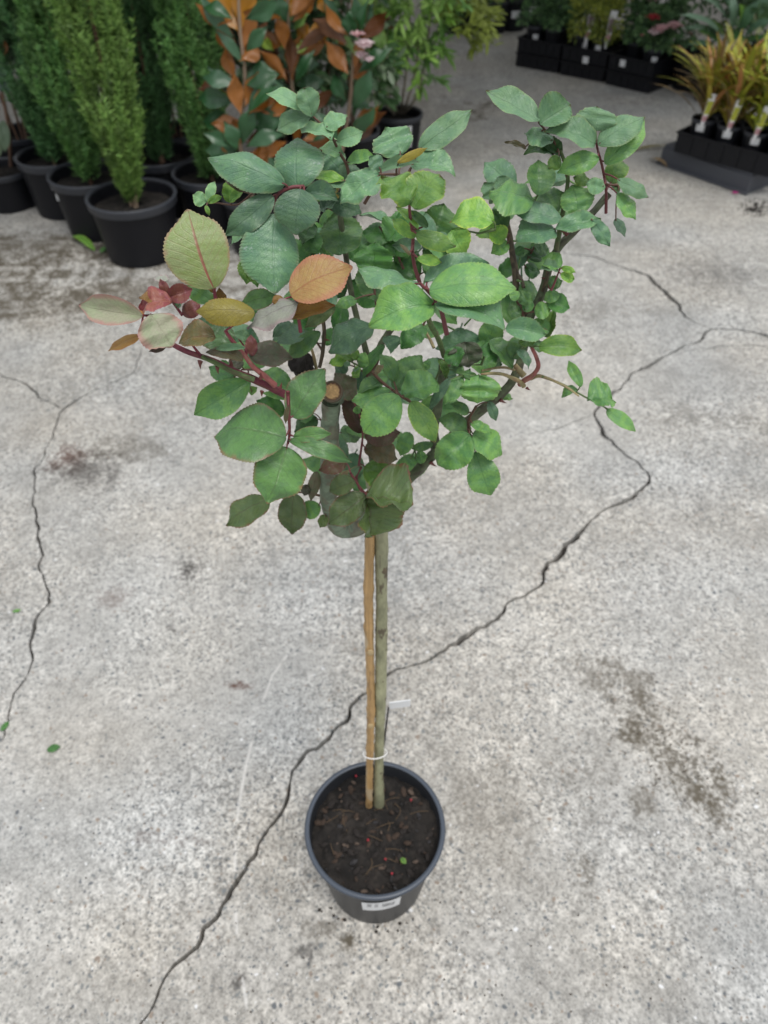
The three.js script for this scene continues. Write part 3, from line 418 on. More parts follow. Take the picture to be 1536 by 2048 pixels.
spray('I', 0.09, [[640, 500], [700, 420], [760, 320]], 'brown', [[620, 500, 320, 650, 190, 'd', { tone: 2 }], [640, 560, 830, 620, 160, 'd'], [700, 460, 900, 380, 170, 'd'], [760, 330, 940, 330, 170, 'g', { tone: 0 }], [540, 330, 640, 400, 110, 'd']]);
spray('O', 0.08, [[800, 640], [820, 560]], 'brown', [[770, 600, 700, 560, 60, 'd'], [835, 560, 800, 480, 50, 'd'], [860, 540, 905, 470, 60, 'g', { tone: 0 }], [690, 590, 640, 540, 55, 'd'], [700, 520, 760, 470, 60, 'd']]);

// upright sprig at the top left
spray('F', 0.035, [[1190, 1240], [1140, 1000], [1060, 860], [960, 660], [860, 540], [745, 430]], 'brown', [
  [1180, 1180, 1050, 1000, 95, 'p', { roll: -30 }], [1150, 985, 1490, 900, 135, 'g', { tone: 2, cup: -0.1 }], [1060, 880, 805, 790, 165, 'p', { wave: 0.09, bow: 0.1 }], [1030, 735, 1340, 610, 195, 'p', { cup: -0.15, wave: 0.04 }],
  [885, 570, 1155, 420, 175, 'p', { cup: -0.1 }], [720, 440, 300, 590, 230, 'p'], [650, 340, 190, 130, 165, 'p', { wave: 0.08, roll: 12 }], [742, 430, 630, 90, 250, 'p', { cup: -0.1, tip: 0.03 }], [975, 690, 585, 540, 150, 'p', { roll: 14 }]], 1.2);
spray('F', 0.02, [[1200, 1300], [1230, 1230]], 'brown', [[1110, 1190, 630, 1070, 115, 'e', { fold: 0.55, tone: 2, roll: 20 }], [1230, 1230, 650, 1245, 85, 'p', { roll: 25, tone: 0 }]]);
spray('F', 0.045, [[1080, 1250], [1100, 1100]], 'brown', [[1090, 1100, 860, 860, 320, 'b', { tone: 1 }], [1100, 1120, 1330, 1080, 150, 'b', { tone: 0 }], [1050, 1280, 740, 1330, 140, 'b', { tone: 0 }], [1060, 1290, 980, 1370, 100, 'y', { tone: 0 }]]);
// large blue-green leaf
spray('A', 0.0, [[640, 655], [560, 660], [480, 700], [460, 740], [463, 830]], 'red', [[600, 670, 600, 350, 255, 'b', { fold: 0.1, wave: 0.02, tone: 1 }], [520, 640, 45, 458, 200, 'b', { tone: 1, bow: 0.1 }], [450, 712, 150, 955, 160, 'b', { tone: 0, fold: 0.3 }], [640, 700, 850, 745, 110, 'b', { tone: 0 }], [463, 820, 460, 1308, 325, 'b', { fold: 0.1, tone: 1, wave: 0.02 }], [615, 668, 583, 952, 265, 'b', { fold: 0.16, wave: 0.02, tone: 0 }]], 1.3);
spray('A', 0.035, [[860, 830], [800, 790], [730, 760]], 'brown', [[800, 740, 990, 815, 130, 'b', { tone: 0 }], [870, 1075, 855, 790, 240, 'g', { tone: 0, fold: 0.1 }], [640, 930, 730, 1070, 120, 'd'], [700, 880, 620, 1000, 110, 'd'], [740, 800, 850, 740, 90, 'b', { tone: 0 }]]);
spray('A', 0.05, [[330, 980], [320, 1080]], 'brown', [[330, 1000, 255, 1120, 95, 'b', { tone: 0 }], [330, 900, 185, 1018, 48, 'b', { tone: 2, roll: 30 }], [300, 1100, 285, 1255, 105, 'e', { tone: 0 }], [325, 1110, 355, 1275, 80, 'g'], [370, 1130, 440, 1280, 90, 'g', { tone: 0 }]]);
// small bright sprig far left
spray('A', 0.02, [[440, 700], [340, 690], [230, 765], [100, 755], [40, 757]], 'brown', [[40, 752, -45, 700, 75, 'p', { tone: 2 }], [45, 750, 90, 620, 55, 'p'], [45, 755, 135, 712, 40, 'e'], [178, 752, 165, 620, 85, 'e', { tone: 2 }], [182, 752, 268, 672, 45, 'e', { tone: 1 }], [35, 770, 58, 832, 26, 'e', { teeth: 0 }], [250, 690, 150, 612, 24, 'br', { teeth: 0 }]], 0.8);
// grey-green and yellow leaf at the top middle
spray('G', 0.02, [[600, 1050], [560, 980], [430, 940], [240, 940]], 'brown', [[490, 690, 290, 370, 400, 'b', { tone: 2, fold: 0.12, dd: 0.02 }], [700, 640, 1330, 170, 275, 'p', { tone: 0, fold: 0.25, dd: 0.015, roll: -10 }], [600, 830, 1130, 955, 255, 'b', { tone: 2, dd: 0.012 }], [200, 900, 700, 790, 120, 'p', { tone: 0, roll: 15 }], [440, 800, 800, 620, 90, 'y', { tone: 1, fold: 0.1, roll: 10 }]], 1.2);
spray('A', -0.005, [[1010, 760], [1080, 640], [1110, 580]], 'brown', [[1110, 545, 1040, 470, 95, 'b', { tone: 1 }], [1105, 585, 860, 760, 155, 'b', { tone: 2 }]]);
// the tall middle leaf with two yellow-edged leaflets
spray('C', -0.055, [[345, 1000], [322, 930], [310, 850], [312, 780], [300, 690], [295, 620], [310, 560]], 'red', [[385, 730, 285, 640, 42, 'g', { tone: 0 }], [325, 780, 210, 690, 55, 'e', { fold: 0.5 }], [338, 740, 228, 625, 38, 'e', { fold: 0.5 }], [325, 765, 525, 825, 85, 'e', { tone: 0 }], [330, 885, 455, 905, 50, 'e', { tone: 2 }], [318, 640, 445, 465, 168, 'e', { tone: 0, wave: 0.06, cup: -0.05, tip: 0.03 }], [300, 605, 155, 470, 150, 'e', { tone: 0, tip: 0.03 }], [300, 870, 245, 810, 18, 'br', { teeth: 0 }]], 1.3);
// the big front leaf of the middle
spray('C', -0.085, [[480, 1260], [440, 1110], [395, 1055], [345, 1005]], 'red', [[335, 1012, 40, 920, 98, 'b', { tone: 2, roll: 12, dd: 0.01 }], [370, 1003, 692, 908, 112, 'b', { tone: 1, dd: 0.02 }], [420, 1110, 92, 1205, 200, 'g', { tone: 2, bow: 0.09 }], [392, 1045, 825, 1035, 200, 'g', { tone: 2, bow: 0.09, wave: 0.02 }], [425, 1112, 775, 1222, 200, 'b', { tone: 2, bow: 0.10, wave: 0.02, wide: 0.5 }]], 1.6);
// below and behind it
spray('H', -0.01, [[680, 1150], [660, 1080], [640, 900]], 'brown', [[640, 760, 640, 380, 420, 'd', { tone: 2 }], [660, 1080, 640, 620, 470, 'g', { tone: 0, fold: 0.1 }], [430, 1050, 180, 1130, 130, 'g', { tone: 1 }], [1130, 900, 860, 1010, 130, 'b', { tone: 0 }], [1000, 180, 790, 380, 260, 'd', { tone: 2, dd: 0.03 }], [1200, 430, 850, 420, 160, 'b', { tone: 0, dd: 0.04 }]]);
spray('K', -0.025, [[560, -20], [480, 100]], 'red', [[510, 60, -30, 370, 330, 'b', { tone: 0, bow: 0.08 }]]);
spray('K', 0.02, [[1160, -60], [1100, 60]], 'brown', [[1120, 60, 830, 330, 240, 'd', { tone: 1 }], [640, 200, 730, 390, 190, 'b', { tone: 0 }], [150, 40, 60, 120, 150, 'd']]);
// upper right branch: far left-hand leaf
spray('C', 0.075, [[1075, 480], [1055, 390], [1000, 290], [935, 210]], 'brown', [[1050, 372, 935, 308, 62, 'd'], [1010, 372, 868, 350, 68, 'g', { tone: 0, wave: 0.08 }], [872, 342, 765, 308, 24, 'br', { wave: 0.2, cup: 0.5 }], [1008, 302, 865, 262, 78, 'b', { tone: 2 }], [940, 222, 1095, 118, 145, 'p', { tone: 0, cup: -0.05 }], [940, 205, 672, 52, 100, 'p', { tone: 0, tw: 0.5 }], [1040, 380, 985, 435, 60, 'e', { tone: 0 }]], 1.1);
// upper right branch: right-hand leaf
spray('C', 0.07, [[1268, 660], [1268, 540], [1250, 430], [1222, 320], [1216, 250]], 'red', [[1180, 260, 1110, 230, 60, 'g', { tone: 0, dd: 0.02 }], [1290, 515, 1355, 395, 90, 'e', { tone: 0, dd: 0.015 }], [1218, 252, 1228, 128, 190, 'p', { tone: 0, wave: 0.05, tip: 0.03 }], [1262, 415, 1462, 185, 120, 'g', { tone: 2, roll: 15 }], [1228, 320, 1465, 172, 120, 'p', { tone: 0, roll: -8 }], [1214, 318, 970, 236, 108, 'p', { tone: 0, bow: 0.08 }], [1234, 385, 1026, 458, 98, 'g', { tone: 2, bow: 0.1 }], [1266, 530, 1168, 508, 70, 'p', { tone: 1 }], [1325, 492, 1484, 578, 68, 'p', { tone: 0, cup: 0.5, fold: 0.3 }], [1322, 560, 1418, 690, 70, 'g', { tone: 2, wave: 0.1, cup: 0.3 }]], 1.2);
spray('C', 0.065, [[1330, 520], [1290, 520]], 'brown', [[1190, 500, 1108, 482, 55, 'e', { tone: 0 }], [1310, 690, 1372, 772, 42, 'b', { tone: 0 }], [1330, 560, 1300, 520, 30, 'g']]);
spray('C', 0.055, [[900, 680], [915, 600], [930, 570]], 'green', [[720, 605, 668, 505, 90, 'p', { tone: 0, dd: 0.02 }], [790, 560, 730, 480, 80, 'p', { tone: 0, dd: 0.02 }], [930, 625, 1065, 560, 110, 'g', { tone: 0, dd: 0.012 }], [912, 600, 690, 555, 145, 'g', { tone: 1 }], [932, 572, 935, 393, 125, 'g', { tone: 0, wave: 0.05 }], [1130, 672, 1100, 518, 150, 'g', { tone: 1, dd: 0.005 }]]);
spray('C', 0.045, [[1240, 690], [1200, 690], [1080, 720], [1010, 740]], 'brown', [[770, 745, 705, 640, 85, 'g', { dd: 0.02 }], [1050, 690, 802, 640, 92, 'b', { tone: 1 }], [1022, 750, 820, 790, 125, 'b', { tone: 1, wave: 0.05 }], [1015, 745, 1245, 690, 85, 'b', { tone: 2, roll: 10 }], [1200, 695, 1290, 825, 72, 'b', { tone: 1 }]]);
spray('C', 0.03, [[720, 740], [640, 760]], 'green', [[715, 700, 492, 690, 140, 'e', { tone: 2, cup: 0.05 }], [500, 745, 570, 872, 130, 'e', { tone: 1 }], [380, 810, 520, 880, 95, 'g', { tone: 1 }]]);
spray('C', 0.05, [[790, 770], [740, 740]], 'brown', [[770, 775, 622, 765, 60, 'e', { tone: 1 }], [785, 810, 700, 860, 75, 'g', { tone: 2 }], [765, 800, 690, 735, 85, 'e', { tone: 2, cup: -0.15 }], [700, 745, 690, 700, 45, 'e', { tone: 2 }]]);
spray('I', 0.035, [[960, 830], [1000, 740], [1045, 620]], 'red', [[1070, 560, 1250, 620, 75, 'e', { tone: 2, cup: 0.3 }], [1065, 640, 1235, 705, 95, 'e', { tone: 2, wave: 0.1 }], [1075, 560, 840, 450, 190, 'g', { tone: 2, cup: 0.05 }], [1045, 600, 815, 580, 130, 'p', { tone: 0, cup: -0.05 }], [900, 780, 1100, 710, 150, 'g', { tone: 0, dd: 0.02 }]], 1.0);
spray('I', 0.04, [[660, 1200], [600, 1060], [560, 960]], 'brown', [[900, 980, 1180, 1040, 205, 'd', { tone: 2, cup: -0.1 }], [1060, 880, 870, 950, 140, 'g', { tone: 1 }], [760, 1090, 960, 1050, 190, 'g', { tone: 2 }], [900, 1390, 1000, 1050, 210, 'e', { tone: 0, dd: 0.015 }], [940, 1320, 720, 1190, 180, 'g', { tone: 1 }], [580, 980, 740, 860, 170, 'g', { tone: 0 }], [640, 1080, 750, 930, 110, 'd'], [560, 1180, 470, 980, 140, 'g', { tone: 0 }], [540, 960, 500, 820, 110, 'g', { tone: 2 }]], 1.0);
// right middle
spray('D', 0.0, [[958, 330], [930, 318]], 'green', [[820, 240, 1022, 272, 105, 'b', { tone: 2, bow: 0.1 }], [855, 392, 900, 270, 85, 'g', { tone: 0 }], [950, 327, 905, 275, 70, 'e', { tone: 0 }], [985, 332, 1207, 338, 98, 'e', { tone: 0, bow: 0.08 }], [885, 345, 935, 442, 42, 'b', { tone: 0, tw: 0.8 }]]);
spray('D', 0.01, [[700, 420], [720, 360]], 'green', [[740, 300, 865, 430, 85, 'g', { tone: 0 }], [700, 330, 805, 400, 90, 'd'], [620, 305, 645, 435, 160, 'q', { wave: 0.14, fold: 0.4, label: 'withered grey-brown leaflet' }], [560, 330, 580, 430, 90, 'd', { wave: 0.1 }], [560, 430, 620, 460, 40, 'g']]);
spray('D', -0.012, [[640, 475], [690, 475]], 'green', [[600, 478, 520, 615, 75, 'g', { tone: 1, fold: 0.4 }], [690, 470, 682, 612, 190, 'g', { tone: 2, fold: 0.25, tip: 0.02, wide: 0.5, bow: 0.12 }], [640, 500, 640, 440, 60, 'g', { wave: 0.2, cup: 0.5 }], [545, 488, 440, 645, 48, 'b', { tone: 0, wave: 0.1 }]]);
spray('D', -0.015, [[675, 625], [640, 690], [635, 745], [655, 775]], 'brown', [[735, 600, 777, 698, 48, 'b', { tone: 0 }], [640, 660, 548, 612, 52, 'g', { tone: 0 }], [628, 748, 494, 680, 92, 'g', { tone: 0, cup: 0.2 }], [648, 708, 752, 760, 48, 'g', { tone: 2 }], [655, 765, 812, 860, 125, 'g', { tone: 2, wave: 0.05, cup: 0.2 }], [668, 850, 748, 1068, 150, 'g', { tone: 1, wide: 0.55, bow: 0.08 }], [645, 765, 482, 918, 170, 'g', { tone: 1, wide: 0.48, tip: 0.03, bow: 0.06 }]], 1.1);
spray('D', 0.0, [[1000, 478], [1100, 515], [1215, 580], [1330, 640]], 'green', [[1180, 545, 1095, 578, 42, 'g', { tone: 1, cup: 0.3 }], [1195, 530, 1132, 398, 52, 'g', { tone: 2, tw: 0.7, wave: 0.06 }], [1225, 595, 1350, 590, 120, 'g', { tone: 1, wave: 0.1, cup: 0.25, tip: 0.02 }], [1320, 645, 1482, 738, 62, 'g', { tone: 2, wave: 0.05, cup: 0.3 }]], 0.9);
spray('D', 0.03, [[840, 590], [800, 590]], 'green', [[790, 560, 855, 590, 40, 'g', { wave: 0.15 }], [940, 330, 1010, 300, 60, 'g', { tone: 0 }]]);
// centre front, round leaflets
spray('K', -0.045, [[500, 610], [600, 720], [740, 830], [850, 910], [950, 970]], 'brown', [[760, 740, 590, 400, 170, 'g', { tone: 0, dd: 0.02 }], [770, 830, 1080, 410, 320, 'g', { tone: 0, dd: 0.02, wide: 0.52 }], [850, 900, 1290, 740, 320, 'g', { tone: 1, dd: 0.008, wide: 0.5, tip: 0.03 }], [620, 740, 320, 860, 130, 'g', { tone: 0, dd: 0.01 }], [730, 860, 255, 950, 265, 'g', { tone: 1 }], [340, 1110, 310, 1010, 90, 'g', { tone: 2 }], [960, 960, 1260, 1440, 270, 'e', { tone: 0, wave: 0.06 }], [815, 890, 390, 1330, 430, 'g', { tone: 2, wide: 0.52, tip: 0.03, bow: 0.05 }], [540, 650, 630, 520, 70, 'br', { teeth: 0 }]], 1.3);
spray('K', 0.02, [[400, 700], [560, 520]], 'brown', [[640, 290, 390, 680, 130, 'd', { tone: 2, roll: 30 }], [440, 700, 240, 760, 240, 'b', { tone: 0 }], [180, 500, 60, 620, 170, 'b', { tone: 0 }], [1180, 480, 1110, 600, 90, 'g']]);
spray('K', 0.005, [[380, 560], [200, 470]], 'green', [[210, 450, -20, 500, 145, 'e', { tone: 2 }], [280, 480, 20, 360, 100, 'e', { tone: 0 }], [290, 480, 300, 320, 90, 'e', { tone: 0 }], [350, 560, 400, 380, 130, 'g', { tone: 2 }], [240, 530, 160, 510, 50, 'p'], [300, 560, 340, 680, 95, 'e', { tone: 1 }], [340, 590, 270, 580, 45, 'p']], 0.8);
spray('M', 0.01, [[60, 720], [130, 560]], 'green', [[100, 460, 200, 690, 90, 'e', { tone: 0, fold: 0.5, teeth: 0 }], [390, 640, 220, 980, 130, 'g', { tone: 0 }], [250, 700, 0, 1060, 110, 'b', { tone: 0, wave: 0.08 }], [250, 560, 390, 600, 60, 'g', { tone: 2 }]]);
// left shoot: young red, orange and pale leaves
spray('B', -0.03, [[905, 700], [893, 660], [886, 600]], 'wine', [[850, 640, 840, 560, 90, 'o', { tone: 0, dd: 0.02, label: 'orange young leaflet' }], [945, 680, 915, 600, 50, 'o', { dd: 0.01 }], [890, 690, 700, 580, 105, 'g', { tone: 2, dd: 0.01, roll: 15 }], [886, 605, 722, 116, 365, 'l', { wide: 0.47, fold: 0.1, wave: 0.02, tone: 1, k: 0.4, label: 'large lime-green leaflet with a red midrib' }]], 1.5);
spray('B', -0.055, [[690, 770], [630, 690], [570, 630]], 'wine', [[600, 560, 515, 540, 35, 'v'], [660, 720, 720, 660, 70, 'b', { tone: 2 }], [690, 765, 800, 705, 95, 'r', { tone: 0, label: 'plum-pink young leaflet' }], [600, 655, 552, 545, 55, 'r', { tone: 0 }], [640, 700, 640, 640, 60, 'r', { tone: 0 }], [605, 658, 752, 605, 110, 'r', { tone: 0, wave: 0.06, label: 'pink young leaflet' }], [530, 690, 430, 650, 55, 'o'], [625, 680, 420, 725, 130, 'r', { tone: 1, k: 0.2, label: 'orange-red young leaflet' }]], 1.0);
spray('B', -0.08, [[500, 775], [450, 770]], 'wine', [[455, 768, 262, 715, 62, 'o', { label: 'orange young leaflet' }], [430, 893, 232, 988, 62, 'o', { tone: 1, label: 'orange young leaflet' }], [590, 962, 485, 990, 42, 'm'], [446, 775, 45, 705, 165, 'w', { tone: 1, fold: 0.5, wave: 0.07, cup: -0.2, label: 'pale leaflet with a pink rim' }], [495, 765, 630, 965, 255, 'w', { tone: 1, wide: 0.48, fold: 0.12, label: 'pale leaflet with a pink rim' }]], 1.1);
spray('B', -0.06, [[800, 1015], [750, 950]], 'wine', [[1010, 945, 722, 800, 180, 'gr', { tone: 0, dd: 0.03, bow: 0.08 }], [870, 860, 760, 920, 60, 'br', { dd: 0.01 }], [1080, 970, 888, 978, 42, 'p', { tone: 1 }], [1065, 1040, 835, 1000, 75, 'br', { tone: 0 }], [895, 905, 662, 935, 140, 'br', { tone: 2, label: 'bronze young leaflet' }]]);
spray('B', -0.07, [[955, 865], [1000, 930]], 'wine', [[1135, 755, 772, 745, 158, 'y', { tone: 0, fold: 0.05, bow: 0.05, wave: 0.02, label: 'mustard-yellow young leaflet' }]]);
spray('J', -0.05, [[1090, 560], [1070, 420], [1040, 240]], 'wine', [[560, 320, 880, 230, 165, 'gr', { tone: 2, dd: 0.03 }], [940, 270, 830, 290, 90, 'o', { tone: 0, label: 'orange young leaflet' }], [985, 440, 1400, 310, 155, 'o', { tone: 1, label: 'orange young leaflet' }], [1000, 230, 1560, -30, 370, 'c', { tone: 1, fold: 0.1, wave: 0.02, k: 0.4, label: 'large copper-coloured leaflet' }], [1070, 300, 605, 530, 205, 'v', { tone: 0, wide: 0.5, fold: 0.1, label: 'silvery pink leaflet' }]], 1.3);
spray('J', -0.03, [[600, 760], [580, 690], [560, 700]], 'wine', [[490, 570, 640, 620, 90, 'p', { tone: 0 }], [620, 840, 660, 780, 70, 'b', { tone: 2 }], [1000, 470, 830, 600, 90, 'b', { tone: 0, dd: 0.04 }], [1270, 560, 960, 800, 150, 'g', { tone: 0, dd: 0.05 }], [1130, 560, 860, 660, 160, 'b', { tone: 0, dd: 0.05 }], [1400, 330, 1130, 520, 120, 'ol', { tone: 0, dd: 0.04 }], [1480, 330, 1380, 560, 150, 'd', { tone: 1, dd: 0.06 }], [620, 760, 1020, 785, 215, 'bd', { tone: 1, label: 'dusky bronze leaflet' }], [655, 780, 640, 580, 100, 'r', { tone: 0, label: 'red young leaflet' }]]);
spray('J', 0.02, [[700, 900], [560, 900]], 'brown', [[500, 980, 260, 880, 170, 'd', { tone: 1 }], [560, 880, 440, 820, 110, 'bd'], [640, 1130, 700, 1060, 70, 'e', { tone: 0 }], [950, 1290, 690, 1180, 190, 'd', { tone: 2 }], [1010, 1090, 720, 910, 200, 'g', { tone: 1 }], [980, 1170, 740, 1110, 60, 'g', { tone: 2 }], [640, 980, 125, 1310, 300, 'g', { tone: 1, wide: 0.55, bow: 0.08, dd: -0.03 }]]);
// lower left: large grey-green leaflets
spray('E', -0.065, [[540, 440], [545, 560], [550, 700], [540, 760]], 'red', [[570, 600, 768, 298, 215, 'gr', { tone: 1, fold: 0.1 }], [575, 720, 812, 700, 88, 'gr', { tone: 2, roll: 25 }], [545, 735, 940, 870, 105, 'gr', { tone: 1, roll: 20, bow: 0.1 }], [535, 780, 425, 1135, 310, 'gr', { tone: 2, fold: 0.08, wide: 0.44 }], [530, 725, 82, 680, 340, 'gr', { tone: 1, fold: 0.08, wide: 0.5, wave: 0.02 }], [545, 520, 525, 640, 30, 'br', { teeth: 0 }]], 1.5);
spray('E', -0.01, [[740, 1080], [640, 1060], [560, 1060]], 'brown', [[435, 1105, 150, 1258, 155, 'ol', { tone: 1 }], [575, 1065, 560, 1322, 165, 'ol', { tone: 0, fold: 0.3 }], [740, 1140, 622, 1200, 112, 'g', { tone: 2 }], [720, 930, 680, 1115, 70, 'bd', { tone: 2 }], [780, 1200, 735, 1275, 60, 'ol', { tone: 2 }], [660, 1010, 640, 1080, 60, 'bd']]);
spray('E', -0.055, [[925, 940], [970, 1010], [1025, 1078]], 'red', [[900, 868, 728, 922, 110, 'm', { tone: 2, dd: 0.01, label: 'maroon leaflet' }], [955, 990, 795, 1055, 115, 'ol', { tone: 0 }], [1022, 1078, 785, 1258, 175, 'ol', { tone: 0, bow: 0.05 }], [1026, 1090, 1060, 1335, 260, 'ol', { tone: 1, wide: 0.52, tip: 0.02, dt: -0.02 }], [1024, 1075, 1310, 1140, 255, 'ol', { tone: 1, wide: 0.52, tip: 0.03 }]], 1.1);
spray('E', -0.03, [[975, 900], [1000, 710], [1000, 640]], 'red', [[940, 490, 830, 322, 130, 'bd', { tone: 2, dd: 0.01 }], [995, 695, 900, 420, 150, 'm', { tone: 0, dd: 0.006, label: 'maroon leaflet' }], [1010, 900, 1195, 1000, 190, 'e', { tone: 0, roll: -10 }], [1008, 790, 1222, 850, 130, 'br', { tone: 0 }], [1008, 712, 1230, 690, 150, 'm', { tone: 1, label: 'maroon leaflet' }], [980, 900, 900, 970, 40, 'p']], 1.1);
spray('E', 0.01, [[1320, 800], [1290, 700]], 'green', [[1290, 690, 1230, 835, 95, 'g', { tone: 1 }], [1432, 760, 1298, 790, 55, 'g', { tone: 0 }], [1330, 850, 1232, 935, 92, 'g', { tone: 1 }], [1330, 852, 1400, 838, 72, 'g', { tone: 1 }], [1262, 920, 1215, 975, 52, 'e', { tone: 1 }], [1200, 1000, 1150, 900, 60, 'g'], [1200, 380, 1110, 220, 60, 'g', { tone: 0, dd: 0.02 }]]);

// the crowded inside of the crown: leaflets too hidden to pick apart, as one part
{
  const zones = [[690, 470, 95, 90, 0.07], [640, 560, 90, 60, 0.05], [800, 560, 90, 90, 0.08], [790, 480, 80, 50, 0.09], [1000, 620, 70, 80, 0.07], [1060, 560, 50, 70, 0.09], [960, 720, 80, 45, 0.05], [900, 800, 60, 50, 0.05], [760, 740, 70, 60, 0.06], [560, 680, 60, 50, 0.05], [760, 900, 60, 60, 0.05], [1100, 400, 80, 60, 0.11], [1020, 430, 60, 60, 0.11], [700, 930, 50, 60, 0.03], [880, 640, 60, 60, 0.06]];
  const byKind = { d: [], g: [], b: [] }; seed = 505;
  for (const [x, y, rx, ry, dd] of zones) for (let i = 0; i < 4; i++) {
    const a = rr(0, 6.28), q = Math.sqrt(rnd()), X = x + Math.cos(a) * rx * q, Y = y + Math.sin(a) * ry * q, an = rr(0, 6.28), L = rr(60, 100), k = ['d', 'g', 'd', 'b'][i % 4], B = at('O', X, Y, dd + rr(-0.015, 0.02)), T = at('O', X + Math.cos(an) * L, Y + Math.sin(an) * L * 0.8, dd - Math.sin(an) * 0.02 + rr(-0.01, 0.01));
    byKind[k].push(blade(B, T, L * rr(0.42, 0.60) * depthOf(B) / FPX * 1.1, V(rr(-0.5, 0.5), 0.8, rr(0.2, 0.9)), { sd: i + X, teeth: 10, wave: 0.06, fold: rr(0.1, 0.5), cup: rr(0, 0.4), hook: rr(0, 0.1), tw: rr(-0.4, 0.4) }), tube([B, B.clone().lerp(T, -0.25).add(V(0, -0.006, 0))], 0.0008, 0.001, 5, 4));
  }
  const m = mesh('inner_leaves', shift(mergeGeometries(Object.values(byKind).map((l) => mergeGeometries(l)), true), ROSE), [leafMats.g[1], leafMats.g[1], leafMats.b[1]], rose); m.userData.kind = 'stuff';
}
// ---------- the nursery stock behind ----------
const bigPotMat = std([0.0075, 0.008, 0.011], 0.5, { specularIntensity: 0.6, bumpMap: gritBump, bumpScale: 0.0003 }), lipMat = std([0.042, 0.046, 0.056], 0.42), darkSoil = new THREE.MeshStandardMaterial({ map: soilMap, roughness: 1 });
const foliageMat = new THREE.MeshPhysicalMaterial({ vertexColors: true, roughness: 0.6, side: THREE.DoubleSide, transmission: 0.15, thickness: 0 });
const glossyMat = new THREE.MeshPhysicalMaterial({ vertexColors: true, roughness: 0.36, side: THREE.DoubleSide });
const woodMat = std([0.17, 0.10, 0.065], 0.85), paleWood = std([0.30, 0.22, 0.15], 0.85), greyWood = std([0.24, 0.21, 0.16], 0.85);
const potCache = {};
function potInto(parent, R, H, lip = 0.03) {
  const key = [R, H, lip].join(); const c = potCache[key] ??= {
    body: lathe([[0, 0.006], [R * 0.72, 0.006], [R * 0.75, 0], [R * 0.79, 0.001], [R * 0.80, 0.008], [R * 0.925, H - lip], [R * 0.94, H - lip], [R * 0.95, H - 0.012], [R * 0.93, H - 0.004], [R * 0.90, H - 0.012], [R * 0.86, H * 0.5], [R * 0.72, 0.02], [0, 0.02]], 48),
    lip: lathe([[R * 0.945, H - lip], [R * 0.975, H - lip - 0.002], [R * 0.985, H - lip * 0.4], [R, H - 0.006], [R * 0.995, H - 0.001], [R * 0.97, H + 0.001], [R * 0.93, H - 0.002], [R * 0.91, H - 0.012]], 64),
    soil: soilDisc(R * 0.9, H - Math.min(0.045, H * 0.2), 0.006, 24) };
  const p = mesh('pot', c.body, bigPotMat, parent); mesh('rim', c.lip, lipMat, p); mesh('soil', c.soil, darkSoil, parent); return p;
}
// ---- column conifers: upright plumes of fine needles round a stem
function conifer(h, rad, col, colTip, sd) {
  seed = sd; const pos = [], cl = [];
  const tri = (a, b, c, k0, k1) => { pos.push(a.x, a.y, a.z, b.x, b.y, b.z, c.x, c.y, c.z); cl.push(...k0, ...k0, ...k1); };
  const up = V(0, 1, 0);
  for (let i = 0; i < 620; i++) {
    const t = i < 60 ? 0.12 * rnd() : rnd(), y = -0.01 + t * h, a = rr(0, 6.28), prof = rad * (0.36 + 0.8 * sm(0, 0.2, t)) * (1 - 0.35 * sm(0.5, 1, t)) * (1 + 0.22 * noise.noise(Math.cos(a) * 1.5 + sd, y * 6, Math.sin(a) * 1.5)), q = prof * Math.sqrt(rr(0.15, 1));
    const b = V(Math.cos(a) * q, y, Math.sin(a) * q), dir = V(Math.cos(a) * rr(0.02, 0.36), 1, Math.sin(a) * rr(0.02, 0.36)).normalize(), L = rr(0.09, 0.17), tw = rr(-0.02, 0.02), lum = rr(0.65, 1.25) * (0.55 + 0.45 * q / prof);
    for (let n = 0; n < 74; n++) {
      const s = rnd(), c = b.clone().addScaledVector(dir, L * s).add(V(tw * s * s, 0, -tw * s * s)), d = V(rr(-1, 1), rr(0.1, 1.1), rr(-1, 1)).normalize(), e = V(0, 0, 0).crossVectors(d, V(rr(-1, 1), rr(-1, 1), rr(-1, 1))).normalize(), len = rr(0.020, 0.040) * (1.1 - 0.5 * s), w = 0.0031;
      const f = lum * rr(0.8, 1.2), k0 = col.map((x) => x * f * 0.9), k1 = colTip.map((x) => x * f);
      tri(c.clone().addScaledVector(e, -w), c.clone().addScaledVector(e, w), c.clone().addScaledVector(d, len), k0, k1);
    }
  }
  const g = new THREE.BufferGeometry(); g.setAttribute('position', new THREE.Float32BufferAttribute(pos, 3)); g.setAttribute('color', new THREE.Float32BufferAttribute(cl, 3)); g.computeVertexNormals(); return g;
}
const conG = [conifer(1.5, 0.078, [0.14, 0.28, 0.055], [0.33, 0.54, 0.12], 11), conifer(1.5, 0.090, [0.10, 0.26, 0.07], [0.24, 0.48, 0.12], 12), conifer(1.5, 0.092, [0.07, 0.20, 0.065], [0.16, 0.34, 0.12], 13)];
const CG = 'column conifers in large black pots';
